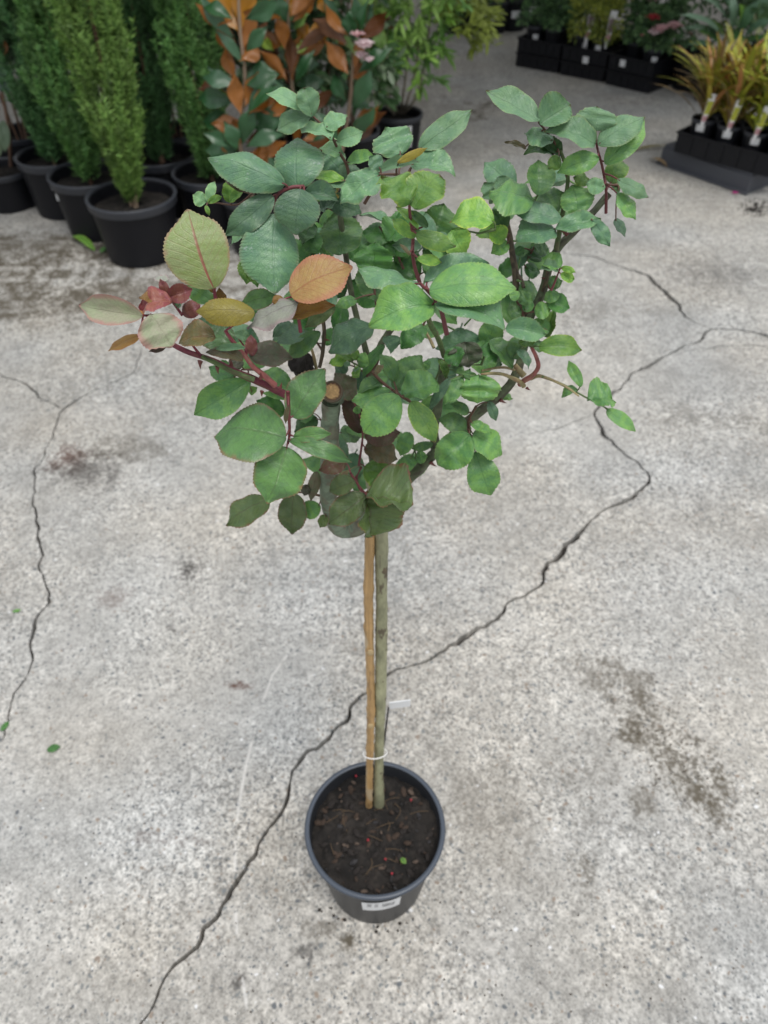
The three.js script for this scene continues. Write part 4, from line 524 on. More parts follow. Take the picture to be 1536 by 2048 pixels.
[ // rim centre in the photo, radius, plume set, turn, label
  [262, 388, 0.170, 0, 0.4, 'light green column conifer in the nearest big black pot', [[-1.12, 0.19]]],
  [176, 344, 0.160, 1, 2.0, 'dark green column conifer in the second pot left of the light green one', [[-0.98, 0.17]]],
  [104, 307, 0.152, 2, 4.1, 'dark green column conifer, leftmost, its pot bearing two white labels', [[0.22, 0.16], [-0.12, 0.2]]],
  [318, 305, 0.155, 2, 5.0, 'dark column conifer behind the light green one, beside a brown stake', []],
  [422, 340, 0.158, 1, 1.1, 'dim green column conifer in the pot right of the light green one', []],
].forEach(([x, y, R, k, turn, lab, labels], i) => {
  const H = 0.235, p = onY(x, y, H); p.y = 0; const t = thing('conifer', lab, 'conifer', p, 0, CG); potInto(t, R, H, 0.03);
  mesh('trunk', tube([V(0, H - 0.05, 0), V(0.004, H + 0.2, 0.003), V(0, H + 1.3, 0)], 0.009, 0.005, 8, 10), woodMat, t);
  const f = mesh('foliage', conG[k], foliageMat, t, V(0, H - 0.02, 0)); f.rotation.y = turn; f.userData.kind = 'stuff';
  labels.forEach(([a, y0]) => label(t, R * 0.895, R * 0.905, y0, 0.035, a, 0.13, false, 0.012));
  if (i === 0) for (const d of [-0.006, 0.007, 0.016]) mesh('side_stem', tube([V(d, H - 0.05, 0.01), V(d * 1.6, H + 0.05, 0.012)], 0.005, 0.004, 6, 4), paleWood, t);
});
{ // brown stake standing in the hidden conifer's pot
  const b = onY(325, 325, 0.2), e = onZ(248, 60, b.z - 0.02); single('timber_stake', shift(tube([b, b.clone().lerp(e, 0.5), e], 0.012, 0.011, 8, 8), b), woodMat, 'thin brown timber stake leaning behind the light green conifer', 'stake', b);
  const b2 = onY(415, 300, 0.2), e2 = onZ(338, -20, b2.z); single('cane_stake', shift(tube([b2, b2.clone().lerp(e2, 0.5).add(V(0.01, 0, 0)), e2], 0.006, 0.005, 7, 8), b2), std([0.30, 0.22, 0.09], 0.7), 'thin tan garden cane in front of the dim conifer on the right', 'cane', b2);
}
// ---- broad leaves with a rusty underside: two sheets, each with its own colour
function rustLeaf(B, T, w, n, top, under, q = {}) {
  const g = blade(B, T, w, n, { teeth: 0, wave: 0.07, fold: 0.22, cup: 0.1, bow: 0.10, wide: 0.58, pow: 0.9, acr: 3, tip: 0.14, ...q }), u = g.clone(), p = g.attributes.position, nn = g.attributes.normal;
  const off = u.attributes.position; for (let i = 0; i < p.count; i++) off.setXYZ(i, p.getX(i) - nn.getX(i) * 0.0012, p.getY(i) - nn.getY(i) * 0.0012, p.getZ(i) - nn.getZ(i) * 0.0012);
  return mergeGeometries([tint(g, top), tint(u, under)]);
}
const TOP = [0.022, 0.080, 0.026], TOPL = [0.15, 0.27, 0.07], RUST = [0.26, 0.095, 0.014], RUSTB = [0.38, 0.165, 0.010], RUSTD = [0.10, 0.036, 0.010], LIME = [0.24, 0.36, 0.045];
// kind letter, base x, y, tip x, y, width in px, depth shift, face: +1 shows the upper side, -1 the underside
function magnolia(lab, potPx, R, H, trunkPx, leaves) {
  const p = onY(potPx[0], potPx[1], H); p.y = 0; const t = thing('magnolia', lab, 'magnolia', p, 0, 'young magnolias with rusty leaf undersides'); potInto(t, R, H, 0.022);
  const zz = p.z, tp = [V(p.x, H - 0.04, p.z), ...trunkPx.map(([x, y]) => onZ(x, y, zz))];
  const tr = mesh('trunk', shift(tube(tp, 0.0085, 0.005, 9, 30, 0.3), p), paleWood, t);
  const more = leaves.slice(); for (let i = 0; i < 22; i++) { const h = (c) => hash2(i + potPx[0], c, 123), t = h(1), [ax, ay] = trunkPx[Math.min(trunkPx.length - 1, Math.floor(t * trunkPx.length))], a = (h(2) - 0.5) * 2.6, L = 55 + 40 * h(3), x = ax + Math.sin(a) * 14, y = ay + 20 * h(6); more.push([h(4) < 0.42 ? 'r' : h(4) < 0.55 ? 'd' : 't', x, y, x + Math.sin(a) * L, y - Math.cos(a) * L, 26 + 16 * h(5), -0.03 - 0.06 * h(7), h(4) < 0.55 ? -1 : 1]); }
  more.forEach(([k, bx, by, tx, ty, w, dz = 0, face = 1], i) => {
    const B = onZ(bx, by, zz - dz), up = (by - ty) > 0, T = onZ(tx, ty, zz - dz - (hash2(i, 3, 77) - 0.35) * 0.05 + (face < 0 ? -0.01 : 0)), mpp = depthOf(B) / FPX;
    const n = EYE.clone().sub(B).normalize().multiplyScalar(face).add(V((hash2(i, 5, 7) - 0.5) * 1.7, face > 0 ? 0.9 * hash2(i, 6, 7) : -0.5 * hash2(i, 6, 7), 0));
    const [a, b] = { t: [TOP, RUST], r: [TOP, RUST], R: [TOPL, RUSTB], d: [TOP, RUSTD], l: [LIME, [0.3, 0.3, 0.05]], g: [TOPL, RUST], s: [[0.05, 0.12, 0.06], RUST] }[k];
    mesh('leaf', shift(rustLeaf(B, T, w * mpp * 0.88, n, a, b, { bend: (hash2(i, 9, 7) - 0.5) * 0.12, hook: 0.15 * hash2(i, 10, 7), sd: i * 1.3 + bx, fold: 0.15 + 0.3 * hash2(i, 8, 7) }), p), glossyMat, t);
    const q = tp.reduce((m, e) => e.distanceTo(B) < m.distanceTo(B) ? e : m, tp[1]); void q;
  });
  return t;
}
magnolia('magnolia with big orange-brown leaf undersides, in the pot with a white label', [505, 386], 0.122, 0.22, [[492, 340], [480, 285], [485, 210], [490, 150], [483, 90], [478, 30], [476, -60]], [
  ['R', 478, 62, 418, -40, 62, 0.0, -1], ['R', 482, 60, 498, -50, 58, 0.01, -1], ['R', 470, 60, 455, -70, 50, 0.03, -1], ['s', 470, 78, 398, -12, 34, -0.02, 1], ['r', 486, 100, 512, 8, 48, 0.0, -1], ['r', 478, 112, 432, 38, 46, 0.01, -1], ['d', 500, 98, 536, 42, 30, 0.02, -1],
  ['r', 476, 122, 516, 78, 52, -0.03, -1], ['s', 488, 132, 430, 58, 24, -0.02, 1], ['r', 472, 160, 448, 92, 34, 0.0, -1], ['s', 476, 168, 402, 150, 40, -0.02, 1], ['t', 488, 170, 560, 148, 62, -0.01, 1], ['s', 492, 172, 568, 170, 40, 0.0, 1], ['r', 468, 188, 448, 150, 46, -0.03, -1], ['d', 440, 172, 398, 178, 34, 0.02, -1],
  ['s', 478, 205, 415, 130, 30, -0.01, 1], ['t', 470, 205, 392, 196, 44, 0.0, 1], ['r', 485, 205, 528, 168, 34, 0.01, -1], ['t', 490, 200, 560, 190, 50, 0.02, 1], ['r', 486, 245, 422, 248, 40, -0.02, -1], ['t', 474, 262, 400, 240, 52, 0.02, 1], ['t', 492, 250, 570, 240, 52, 0.02, 1], ['r', 520, 225, 580, 205, 36, 0.0, -1],
  ['r', 500, 306, 572, 284, 36, -0.02, -1], ['t', 478, 300, 410, 300, 50, 0.02, 1], ['t', 490, 320, 560, 330, 50, 0.0, 1], ['d', 490, 285, 540, 258, 34, 0.02, -1], ['d', 470, 330, 420, 300, 34, 0.03, -1]]);
magnolia('middle magnolia with a lime-green new leaf at mid height', [598, 325], 0.118, 0.22, [[590, 280], [588, 220], [582, 150], [578, 90], [576, 30], [572, -60]], [
  ['R', 570, 36, 548, -30, 44, 0, -1], ['R', 580, 34, 608, -26, 50, 0, -1], ['r', 590, 30, 600, -60, 40, 0.02, -1], ['g', 556, 26, 500, 10, 36, -0.01, 1], ['t', 552, 62, 524, 22, 30, 0, 1], ['l', 548, 102, 520, 66, 24, -0.03, 1], ['l', 570, 100, 620, 92, 26, -0.03, 1], ['l', 562, 98, 572, 74, 18, -0.04, 1], ['g', 590, 60, 616, 26, 30, 0.0, 1],
  ['d', 575, 80, 548, 60, 30, 0.02, -1], ['R', 612, 72, 660, 52, 46, -0.02, -1], ['R', 620, 78, 592, 52, 36, 0.0, -1], ['d', 560, 108, 520, 84, 40, 0.02, -1], ['s', 592, 110, 650, 90, 32, 0.02, 1], ['s', 590, 120, 640, 130, 30, 0.02, 1], ['t', 560, 140, 610, 122, 24, 0, 1], ['r', 575, 150, 545, 132, 36, 0.01, -1], ['d', 600, 160, 566, 140, 36, 0.02, -1],
  ['t', 590, 170, 650, 160, 40, 0.02, 1], ['t', 586, 190, 530, 170, 40, 0.02, 1], ['t', 590, 220, 640, 240, 40, 0.03, 1], ['t', 584, 240, 540, 262, 40, 0.02, 1], ['d', 590, 250, 630, 262, 30, 0, -1]]);
magnolia('right-hand magnolia with a pale pink bloom', [668, 348], 0.11, 0.20, [[690, 270], [700, 200], [704, 140], [706, 70], [702, -50]], [
  ['R', 668, 30, 640, -20, 40, 0, -1], ['d', 704, 62, 724, 18, 40, -0.02, -1], ['t', 680, 52, 644, -10, 28, 0, 1], ['s', 722, 50, 748, 6, 34, 0, 1], ['g', 712, 22, 752, -30, 46, -0.01, 1], ['r', 690, 92, 668, 52, 34, 0.01, -1], ['g', 676, 88, 664, 62, 22, -0.01, 1], ['g', 712, 112, 690, 70, 36, -0.02, 1], ['g', 760, 102, 764, 52, 34, -0.03, 1],
  ['r', 696, 158, 738, 128, 34, 0, -1], ['d', 740, 120, 768, 96, 24, 0, -1], ['s', 690, 110, 650, 98, 30, 0.02, 1], ['t', 700, 180, 660, 170, 40, 0.02, 1], ['t', 704, 170, 750, 160, 40, 0.02, 1], ['r', 712, 240, 744, 222, 22, 0, -1], ['t', 700, 210, 740, 214, 34, 0.02, 1], ['s', 735, 215, 752, 228, 22, 0, 1]]);
// ---- blooms
const petalMat = (c) => std(c, 0.55, { transmission: 0.3, thickness: 0 });
const PINKW = petalMat([0.84, 0.70, 0.72]), RED = petalMat([0.48, 0.035, 0.05]), PINK = petalMat([0.75, 0.28, 0.32]), PALE = petalMat([0.84, 0.56, 0.58]), PEACH = petalMat([0.68, 0.40, 0.28]), MAUVE = petalMat([0.42, 0.20, 0.30]);
function bloom(parent, mat, pos, R, sd) {
  const g = []; for (let i = 0; i < 9; i++) { const a = i * 2.4 + sd, e = 0.25 + 0.09 * i, d = V(Math.cos(a) * Math.cos(e), Math.sin(e), Math.sin(a) * Math.cos(e)); g.push(blade(V(0, 0, 0), d.clone().multiplyScalar(R * (1 - 0.04 * i)), R * 0.9, V(0, 1, 0).addScaledVector(d, 0.2), { teeth: 0, acr: 2, wave: 0.12, fold: 0.3, bow: 0.1, wide: 0.6, sd: sd + i })); }
  return mesh('flower', mergeGeometries(g), mat, parent, pos);
}
{ const m = scene.children[scene.children.length - 1], p = m.position; for (const [x, y, R, k] of [[728, 98, 0.050, PINKW], [714, 74, 0.034, PALE], [738, 124, 0.03, PINKW], [722, 116, 0.034, PINKW]]) bloom(m, k, onZ(x, y, p.z + 0.09).sub(p), R, x); }
// ---- generic leafy masses
function leafy(n, shapeOf, len, wid, cols, sd, droop = 0) {     // many small leaves spread through a crown, in clumps
  seed = sd; const pos = [], cl = [], idx = [];
  for (let i = 0; i < n; i++) {
    const [c, out] = shapeOf(i), d = out.clone().add(V(rr(-0.8, 0.8), rr(-0.5, 0.7) - droop, rr(-0.8, 0.8))).normalize(), s = V(0, 0, 0).crossVectors(d, V(rr(-1, 1), rr(-0.3, 1), rr(-1, 1))).normalize(), nn = V(0, 0, 0).crossVectors(s, d), L = len * rr(0.6, 1.25), w = wid * rr(0.7, 1.2);
    const k = cols[Math.floor(rnd() * cols.length)], f = rr(0.75, 1.25), b = pos.length / 3;
    for (const [t, u, h] of [[0, 0, 0], [0.35, -0.5, 0.12], [0.35, 0.5, 0.12], [0.5, 0, 0], [0.78, -0.36, 0.05], [0.78, 0.36, 0.05], [1, 0, -0.15]]) { pos.push(c.x + d.x * L * t + s.x * w * u + nn.x * w * h, c.y + d.y * L * t + s.y * w * u + nn.y * w * h, c.z + d.z * L * t + s.z * w * u + nn.z * w * h); cl.push(k[0] * f, k[1] * f, k[2] * f); }
    idx.push(b, b + 3, b + 1, b, b + 2, b + 3, b + 1, b + 3, b + 4, b + 2, b + 5, b + 3, b + 3, b + 6, b + 4, b + 3, b + 5, b + 6);
  }
  const g = new THREE.BufferGeometry(); g.setAttribute('position', new THREE.Float32BufferAttribute(pos, 3)); g.setAttribute('color', new THREE.Float32BufferAttribute(cl, 3)); g.setIndex(idx); g.computeVertexNormals(); return g;
}
const clumps = (n, rx, ry, rz, y0, sd) => { const C = []; let s0 = seed; seed = sd; for (let i = 0; i < n; i++) { const a = rr(0, 6.28), b = Math.acos(rr(-0.9, 1)), q = Math.cbrt(rr(0.2, 1)); C.push([V(Math.cos(a) * Math.sin(b) * rx * q, y0 + Math.cos(b) * ry * q, Math.sin(a) * Math.sin(b) * rz * q), rr(0.25, 0.42)]); } seed = s0; const m = Math.max(rx, ry, rz); return () => { const [c, r] = C[Math.floor(rnd() * n)], o = V(rr(-1, 1), rr(-1, 1), rr(-1, 1)).normalize(); return [c.clone().addScaledVector(o, r * m * Math.cbrt(rnd()) * 0.8), c.clone().setY(c.y - y0).normalize().multiplyScalar(0.7).add(o)]; }; };
// dark broad-leaved shrubs closing the row
const shrubG = [leafy(1100, clumps(26, 0.2, 0.42, 0.2, 0.62, 5), 0.075, 0.032, [[0.05, 0.11, 0.05], [0.075, 0.14, 0.085], [0.13, 0.18, 0.13], [0.04, 0.085, 0.04]], 21), leafy(1100, clumps(26, 0.2, 0.4, 0.2, 0.55, 6), 0.06, 0.026, [[0.06, 0.13, 0.05], [0.09, 0.18, 0.07], [0.15, 0.21, 0.12]], 22)];
[[352, 258, 0, 0.13, 'dark broad-leaved shrub with dull pink blooms, between the conifers'], [428, 252, 0, 0.12, 'dark shrub behind the dim right-hand conifer'], [560, 268, 1, 0.12, 'green small-leaved shrub between the first two magnolias'], [640, 262, 1, 0.12, 'green small-leaved shrub behind the two right-hand magnolias'], [712, 258, 1, 0.11, 'low green shrub left of the feathery shrub'], [205, 268, 0, 0.13, 'dark shrub behind the second conifer'], [40, 262, 0, 0.13, 'dark shrub behind the leftmost conifer']].forEach(([x, y, k, R, lab], i) => {
  const H = 0.2, p = onY(x, y, H); p.y = 0; const t = thing('leafy_shrub', lab, 'shrub', p, 0, 'dark leafy shrubs in the back row'); potInto(t, R, H, 0.022);
  for (const a of [0.3, 2.2, 4.4]) mesh('stem', tube([V(Math.cos(a) * 0.02, H - 0.05, Math.sin(a) * 0.02), V(Math.cos(a) * 0.06, H + 0.3, Math.sin(a) * 0.06), V(Math.cos(a) * 0.1, H + 0.7, Math.sin(a) * 0.1)], 0.006, 0.003, 6, 8), woodMat, t);
  const f = mesh('foliage', shrubG[k], glossyMat, t, V(0, H - 0.08, 0)); f.rotation.y = i * 1.9; f.userData.kind = 'stuff';
  if (i === 0) for (const [px, py, m] of [[345, 62, MAUVE], [330, 24, MAUVE], [352, 78, PALE]]) bloom(t, m, onZ(px, py, p.z + 0.16).sub(p), 0.03, px);
});
{ // plant at the left edge: dark leaves hanging from a bare stem, in a pot set in a black tray
  const H = 0.16, p = onY(0, 335, H); p.y = 0; const t = thing('weeping_shrub', 'potted shrub with drooping grey-green leaves at the left edge', 'shrub', p); potInto(t, 0.13, H, 0.02);
  mesh('trunk', shift(tube([onY(22, 332, H - 0.03), onZ(15, 240, p.z), onZ(0, 165, p.z), onZ(-20, 60, p.z)], 0.008, 0.006, 8, 16, 0.3), p), woodMat, t);
  for (const [bx, by, tx, ty, w, k] of [[8, 120, 14, 190, 30, [0.07, 0.12, 0.10]], [-10, 130, 4, 185, 34, [0.05, 0.09, 0.07]], [6, 240, 10, 305, 22, [0.09, 0.14, 0.08]], [-12, 250, -4, 320, 24, [0.08, 0.12, 0.06]], [4, 80, 10, 110, 18, [0.26, 0.11, 0.03]], [-16, 60, -2, 120, 30, [0.06, 0.1, 0.06]]]) { const B = onZ(bx, by, p.z + 0.06); mesh('leaf', shift(tint(blade(B, onZ(tx, ty, p.z + 0.1), w * depthOf(B) / FPX, EYE.clone().sub(B), { teeth: 0, wave: 0.06 }), k), p), glossyMat, t); }
}
// ---- feathery shrub on pale splayed stems
{
  const H = 0.2, p = onY(797, 224, H); p.y = 0; const t = thing('feathery_shrub', 'bright green fine-leaved shrub on pale splayed stems in a small labelled pot', 'shrub', p); const R = 50 * depthOf(p.clone().setY(H)) / FPX; potInto(t, R, H, 0.02);
  label(t, R * 0.90, R * 0.95, 0.142, 0.05, 0.28, 0.32, false); label(t, R * 0.86, R * 0.9, 0.088, 0.04, 0.36, 0.3, false);
  const Z = p.z; for (const path of [[[788, 236], [770, 205], [758, 170], [752, 110], [742, 30], [735, -60]], [[790, 234], [778, 190], [772, 150], [775, 70], [780, -40]], [[802, 234], [806, 190], [812, 150], [818, 80], [820, -40]], [[810, 234], [826, 205], [842, 160], [850, 120], [858, 60], [868, -40]], [[806, 234], [815, 200], [826, 165], [834, 120], [838, 40]], [[796, 234], [790, 190], [796, 120], [800, 20]]]) mesh('stem', shift(tube([onY(path[0][0], path[0][1] - 8, H - 0.03), ...path.slice(1).map(([x, y]) => onZ(x, y, Z))], 0.0065, 0.004, 7, 20, 0.25), p), greyWood, t);
  seed = 31; const cols = [[0.20, 0.40, 0.07], [0.27, 0.50, 0.08], [0.34, 0.56, 0.12], [0.14, 0.30, 0.07]];
  for (let i = 0; i < 125; i++) {       // each a spray of a dozen narrow leaflets hanging from its own twig
    const low = i % 6 === 0, x = low ? rr(740, 850) : rr(725, 955), y = low ? rr(95, 165) : rr(-50, 92) * (x > 880 ? 0.75 : 1), B = onZ(x, y, Z + rr(-0.14, 0.16)), g = [];
    const dir = V((x - 830) / 160 + rr(-0.5, 0.5), rr(-0.9, 0.1), rr(-0.4, 0.6)).normalize(), L = rr(0.07, 0.13), col = x > 900 ? [0.24, 0.30, 0.04] : cols[Math.floor(rnd() * 4)];
    for (let k = 0; k < 12; k++) { const s = k / 12, c = B.clone().addScaledVector(dir, L * s), o = dir.clone().multiplyScalar(0.7).add(V(rr(-1, 1), rr(-0.7, 0.5), rr(-1, 1))).normalize(), f = rr(0.75, 1.25); g.push(tint(blade(c, c.clone().addScaledVector(o, rr(0.045, 0.075)), rr(0.012, 0.019), V(rr(-0.4, 0.4), 1, rr(0, 0.8)), { teeth: 0, acr: 1, wave: 0 }), col.map((q) => q * f))); }
    g.push(tint(tube([B, B.clone().addScaledVector(dir, L)], 0.0012, 0.0008, 4, 3), [0.14, 0.2, 0.06]));
    mesh('leaf_spray', shift(mergeGeometries(g), p), foliageMat, t);
  }
  for (const [x, y] of [[772, 42], [780, 58]]) bloom(t, RED, onZ(x, y, Z + 0.1).sub(p), 0.026, x);
}
// ---- black trays with potted flowers
const trayMat = std([0.0075, 0.008, 0.011], 0.5, { specularIntensity: 0.6 }), greyTrayMat = std([0.075, 0.080, 0.095], 0.6, { bumpMap: gritBump, bumpScale: 0.0004 });
function trayGeo(L, D, h) {
  const t = 0.006, g = [box(L, h, t, L / 2, h / 2, -t / 2), box(L, h, t, L / 2, h / 2, -D + t / 2), box(t, h, D - 2 * t, t / 2, h / 2, -D / 2), box(t, h, D - 2 * t, L - t / 2, h / 2, -D / 2), box(L - 2 * t, t, D - 2 * t, L / 2, t / 2 + 0.002, -D / 2)];
  g.push(box(L + 0.014, 0.008, 0.012, L / 2, h + 0.001, 0.001), box(L + 0.014, 0.008, 0.012, L / 2, h + 0.001, -D - 0.001), box(0.012, 0.008, D - 0.012, -0.001, h + 0.001, -D / 2), box(0.012, 0.008, D - 0.012, L + 0.001, h + 0.001, -D / 2));
  for (let i = 1; i < 6; i++) g.push(box(0.005, h - 0.012, 0.004, L * i / 6, h / 2 - 0.003, 0.0021));
  return join(g);
}
function trayAt(A, B, D, h, y, lab, mat = trayMat, group = 'black trays stacked under the flowering pots') {
  const u = B.clone().sub(A).setY(0), L = u.length(); u.divideScalar(L); const turn = Math.atan2(-u.z, u.x);
  const t = single('plant_tray', trayGeo(L, D, h), mat, lab, 'tray', V(A.x, y, A.z), turn, group);
  return { t, L, at: (a, d, yy = y) => V(A.x, yy, A.z).addScaledVector(u, a).add(V(u.z, 0, -u.x).multiplyScalar(d)), turn, u };
}
const tagGeo = box(0.03, 0.03, 0.0012, 0, 0, 0), stuckTag = (par, pos, turn, w = 1) => { const m = mesh('price_label', tagGeo, paperMat, par, pos); m.rotation.y = turn; m.scale.setScalar(w); return m; };
const BL = {}; 
{
  const spec = [['left', onY(1031, 132), onY(1114, 147)], ['middle', onY(1119, 149), onY(1205, 165)], ['right', onY(1210, 168), onY(1296, 188)]];
  spec.forEach(([nm, A, B], i) => { trayAt(A, B, 0.36, 0.075, 0, `bottom black tray of the ${nm} stack in the back row of trays`); BL[nm] = trayAt(A, B, 0.36, 0.075, 0.085, `top black tray of the ${nm} stack, holding flowering pots`); });
  stuckTag(BL.middle.t, V(BL.middle.L * 0.55, 0.02, 0.006), 0, 1.25); stuckTag(BL.right.t, V(BL.right.L * 0.32, 0.045, 0.006), 0, 1.2);
}
const azG = [leafy(1600, clumps(26, 0.115, 0.11, 0.115, 0.11, 41), 0.026, 0.012, [[0.09, 0.20, 0.08], [0.13, 0.26, 0.09], [0.17, 0.30, 0.12], [0.05, 0.11, 0.05]], 42), leafy(900, clumps(22, 0.10, 0.12, 0.10, 0.11, 43), 0.026, 0.011, [[0.30, 0.36, 0.06], [0.38, 0.42, 0.06], [0.18, 0.25, 0.05]], 44), leafy(900, clumps(22, 0.11, 0.08, 0.11, 0.09, 45), 0.022, 0.010, [[0.11, 0.26, 0.06], [0.15, 0.32, 0.07], [0.08, 0.18, 0.05]], 46)];
function smallPlant(name, lab, cat, pos, k, R, H, group, flowers = [], tagAng = null, spike = false) {
  const t = thing(name, lab, cat, pos, 0, group); potInto(t, R, H, 0.014);
  const f = mesh('foliage', azG[k], foliageMat, t, V(0, H - 0.03, 0)); f.rotation.y = pos.x * 9 + pos.z * 5; f.userData.kind = 'stuff';
  flowers.forEach(([x, y, z, r, m], i) => bloom(t, m, V(x, H + y, z), r, i + pos.x * 10));
  if (tagAng !== null) label(t, R * 0.91, R * 0.93, H * 0.55, 0.035, tagAng, 0.3, false);
  if (spike) careTag(t, V(R * 0.3, H - 0.02, R * 0.98), 1.7, -0.1);
  return t;
}
const stakeWhite = std([0.85, 0.85, 0.86], 0.5), stakePink = std([0.55, 0.30, 0.32], 0.6), stakeYel = std([0.5, 0.52, 0.06], 0.6), stakeDark = std([0.22, 0.16, 0.17], 0.6);
function careTag(par, pos, sc = 1, lean = -0.25, photo = stakeDark) {   // pointed plastic plant tag pushed into the pot
  const sh = (pts) => new THREE.ExtrudeGeometry(new THREE.Shape(pts.map((p) => new THREE.Vector2(...p))), { depth: 0.0012, bevelEnabled: false });
  const m = mesh('plant_tag', sh([[-0.003, -0.02], [0.003, -0.02], [0.008, 0.01], [0.013, 0.085], [0.012, 0.095], [-0.012, 0.095], [-0.013, 0.085], [-0.008, 0.01]]), stakeWhite, par, pos); m.rotation.set(lean, 0.1, -0.12); m.scale.setScalar(sc);
  mesh('tag_picture', sh([[-0.0085, 0.03], [0.0085, 0.03], [0.0105, 0.072], [-0.0105, 0.072]]).translate(0, 0, 0.0008), photo, m); mesh('tag_band', sh([[-0.007, 0.006], [0.007, 0.006], [0.0085, 0.024], [-0.0085, 0.024]]).translate(0, 0, 0.0008), stakePink, m); return m;
}
const FG = 'flowering pots in the back row of trays';
{
  const L = BL.left, M = BL.middle, R = BL.right, y = 0.095, P = (b, a, d) => b.at(a, d, y);
  smallPlant('flowering_pot', 'dark green potted plant with one pink bloom, in the left tray at its front left', 'potted plant', P(L, 0.07, 0.09), 0, 0.06, 0.13, FG, [[0.02, 0.19, 0.03, 0.06, PINK], [0.06, 0.17, 0.02, 0.045, PINK]], -0.1);
  smallPlant('flowering_pot', 'dark green potted plant without blooms at the front right of the left tray', 'potted plant', P(L, 0.20, 0.09), 0, 0.06, 0.13, FG, [], null);
  smallPlant('flowering_pot', 'potted plant with a peach bloom at the back left of the left tray', 'potted plant', P(L, 0.07, 0.25), 0, 0.06, 0.13, FG, [[-0.02, 0.18, 0.05, 0.06, PEACH]], null);
  smallPlant('flowering_pot', 'dark potted plant at the back right of the left tray', 'potted plant', P(L, 0.20, 0.25), 0, 0.06, 0.13, FG, [], null);
  smallPlant('flowering_pot', 'yellow-green potted shrub with a pointed white tag, front left of the middle tray', 'potted plant', P(M, 0.07, 0.09), 1, 0.06, 0.125, FG, [], 0.35, true);
  smallPlant('flowering_pot', 'yellow-green potted shrub at the front right of the middle tray', 'potted plant', P(M, 0.20, 0.10), 1, 0.06, 0.125, FG, [], -0.5, true);
  smallPlant('flowering_pot', 'yellow-green potted shrub at the back left of the middle tray', 'potted plant', P(M, 0.07, 0.26), 1, 0.06, 0.125, FG);
  smallPlant('flowering_pot', 'yellow-green potted shrub at the back right of the middle tray', 'potted plant', P(M, 0.20, 0.26), 1, 0.06, 0.125, FG);
  smallPlant('flowering_pot', 'dark azalea with pale pink blooms at the front right of the right tray', 'potted plant', P(R, 0.22, 0.10), 0, 0.062, 0.12, FG, [[-0.01, 0.10, 0.10, 0.062, PALE], [0.06, 0.115, 0.10, 0.060, PALE], [-0.05, 0.085, 0.11, 0.050, PINKW], [-0.10, 0.07, 0.05, 0.016, PINK], [-0.06, 0.15, 0.06, 0.05, RED], [0.12, 0.05, 0.04, 0.014, RED]], 0.0);
  smallPlant('flowering_pot', 'dark azalea with small red blooms at the front left of the right tray', 'potted plant', P(R, 0.07, 0.17), 0, 0.062, 0.12, FG, [[0.05, 0.14, 0.08, 0.05, RED], [0.03, 0.2, 0.04, 0.045, PALE]], null);
  smallPlant('flowering_pot', 'dark azalea with tiny red buds at the back right of the right tray', 'potted plant', P(R, 0.23, 0.27), 0, 0.062, 0.12, FG, [[0.08, 0.06, 0.08, 0.014, RED], [0.11, 0.04, 0.04, 0.014, RED]], null);
}
{ // far row of pots along the aisle
  const row = [[905, 62, 1, 'mixed yellow-green pot plant just right of the feathery shrub, farthest left of the far row'], [955, 66, 2, 'pot plant in the far row, under the pale grey foliage'], [985, 62, 2, 'bright green pot plant in the far row with a white label'], [1022, 58, 2, 'bright green pot plant in the middle of the far row'], [1052, 50, 2, 'green pot plant at the right end of the far row, behind the trays']];
  row.forEach(([x, y, k, lab], i) => { const p = onY(x, y); smallPlant('border_pot', lab, 'potted plant', p, k, 0.085, 0.15, 'far row of pots along the aisle', i === 3 ? [[0.02, 0.16, 0.06, 0.03, MAUVE]] : [], i === 0 ? null : [0, 0.1, -0.2, 0.1, 0.3][i]).scale.setScalar(1.35); });
  const row2 = [[930, 30, 2, 'pale pot plant in the second far row'], [975, 28, 2, 'green pot plant in the second far row, behind the labelled ones'], [1020, 22, 2, 'green pot plant in the second far row, at its right']];
  row2.forEach(([x, y, k, lab], i) => smallPlant('border_pot', lab, 'potted plant', onY(x, y), k, 0.085, 0.15, 'far row of pots along the aisle', [[0, 0.17, 0.05, 0.035, [PINKW, PINKW, PEACH][i]], [0.06, 0.15, 0.06, 0.035, PINKW]]).scale.setScalar(1.4));
}
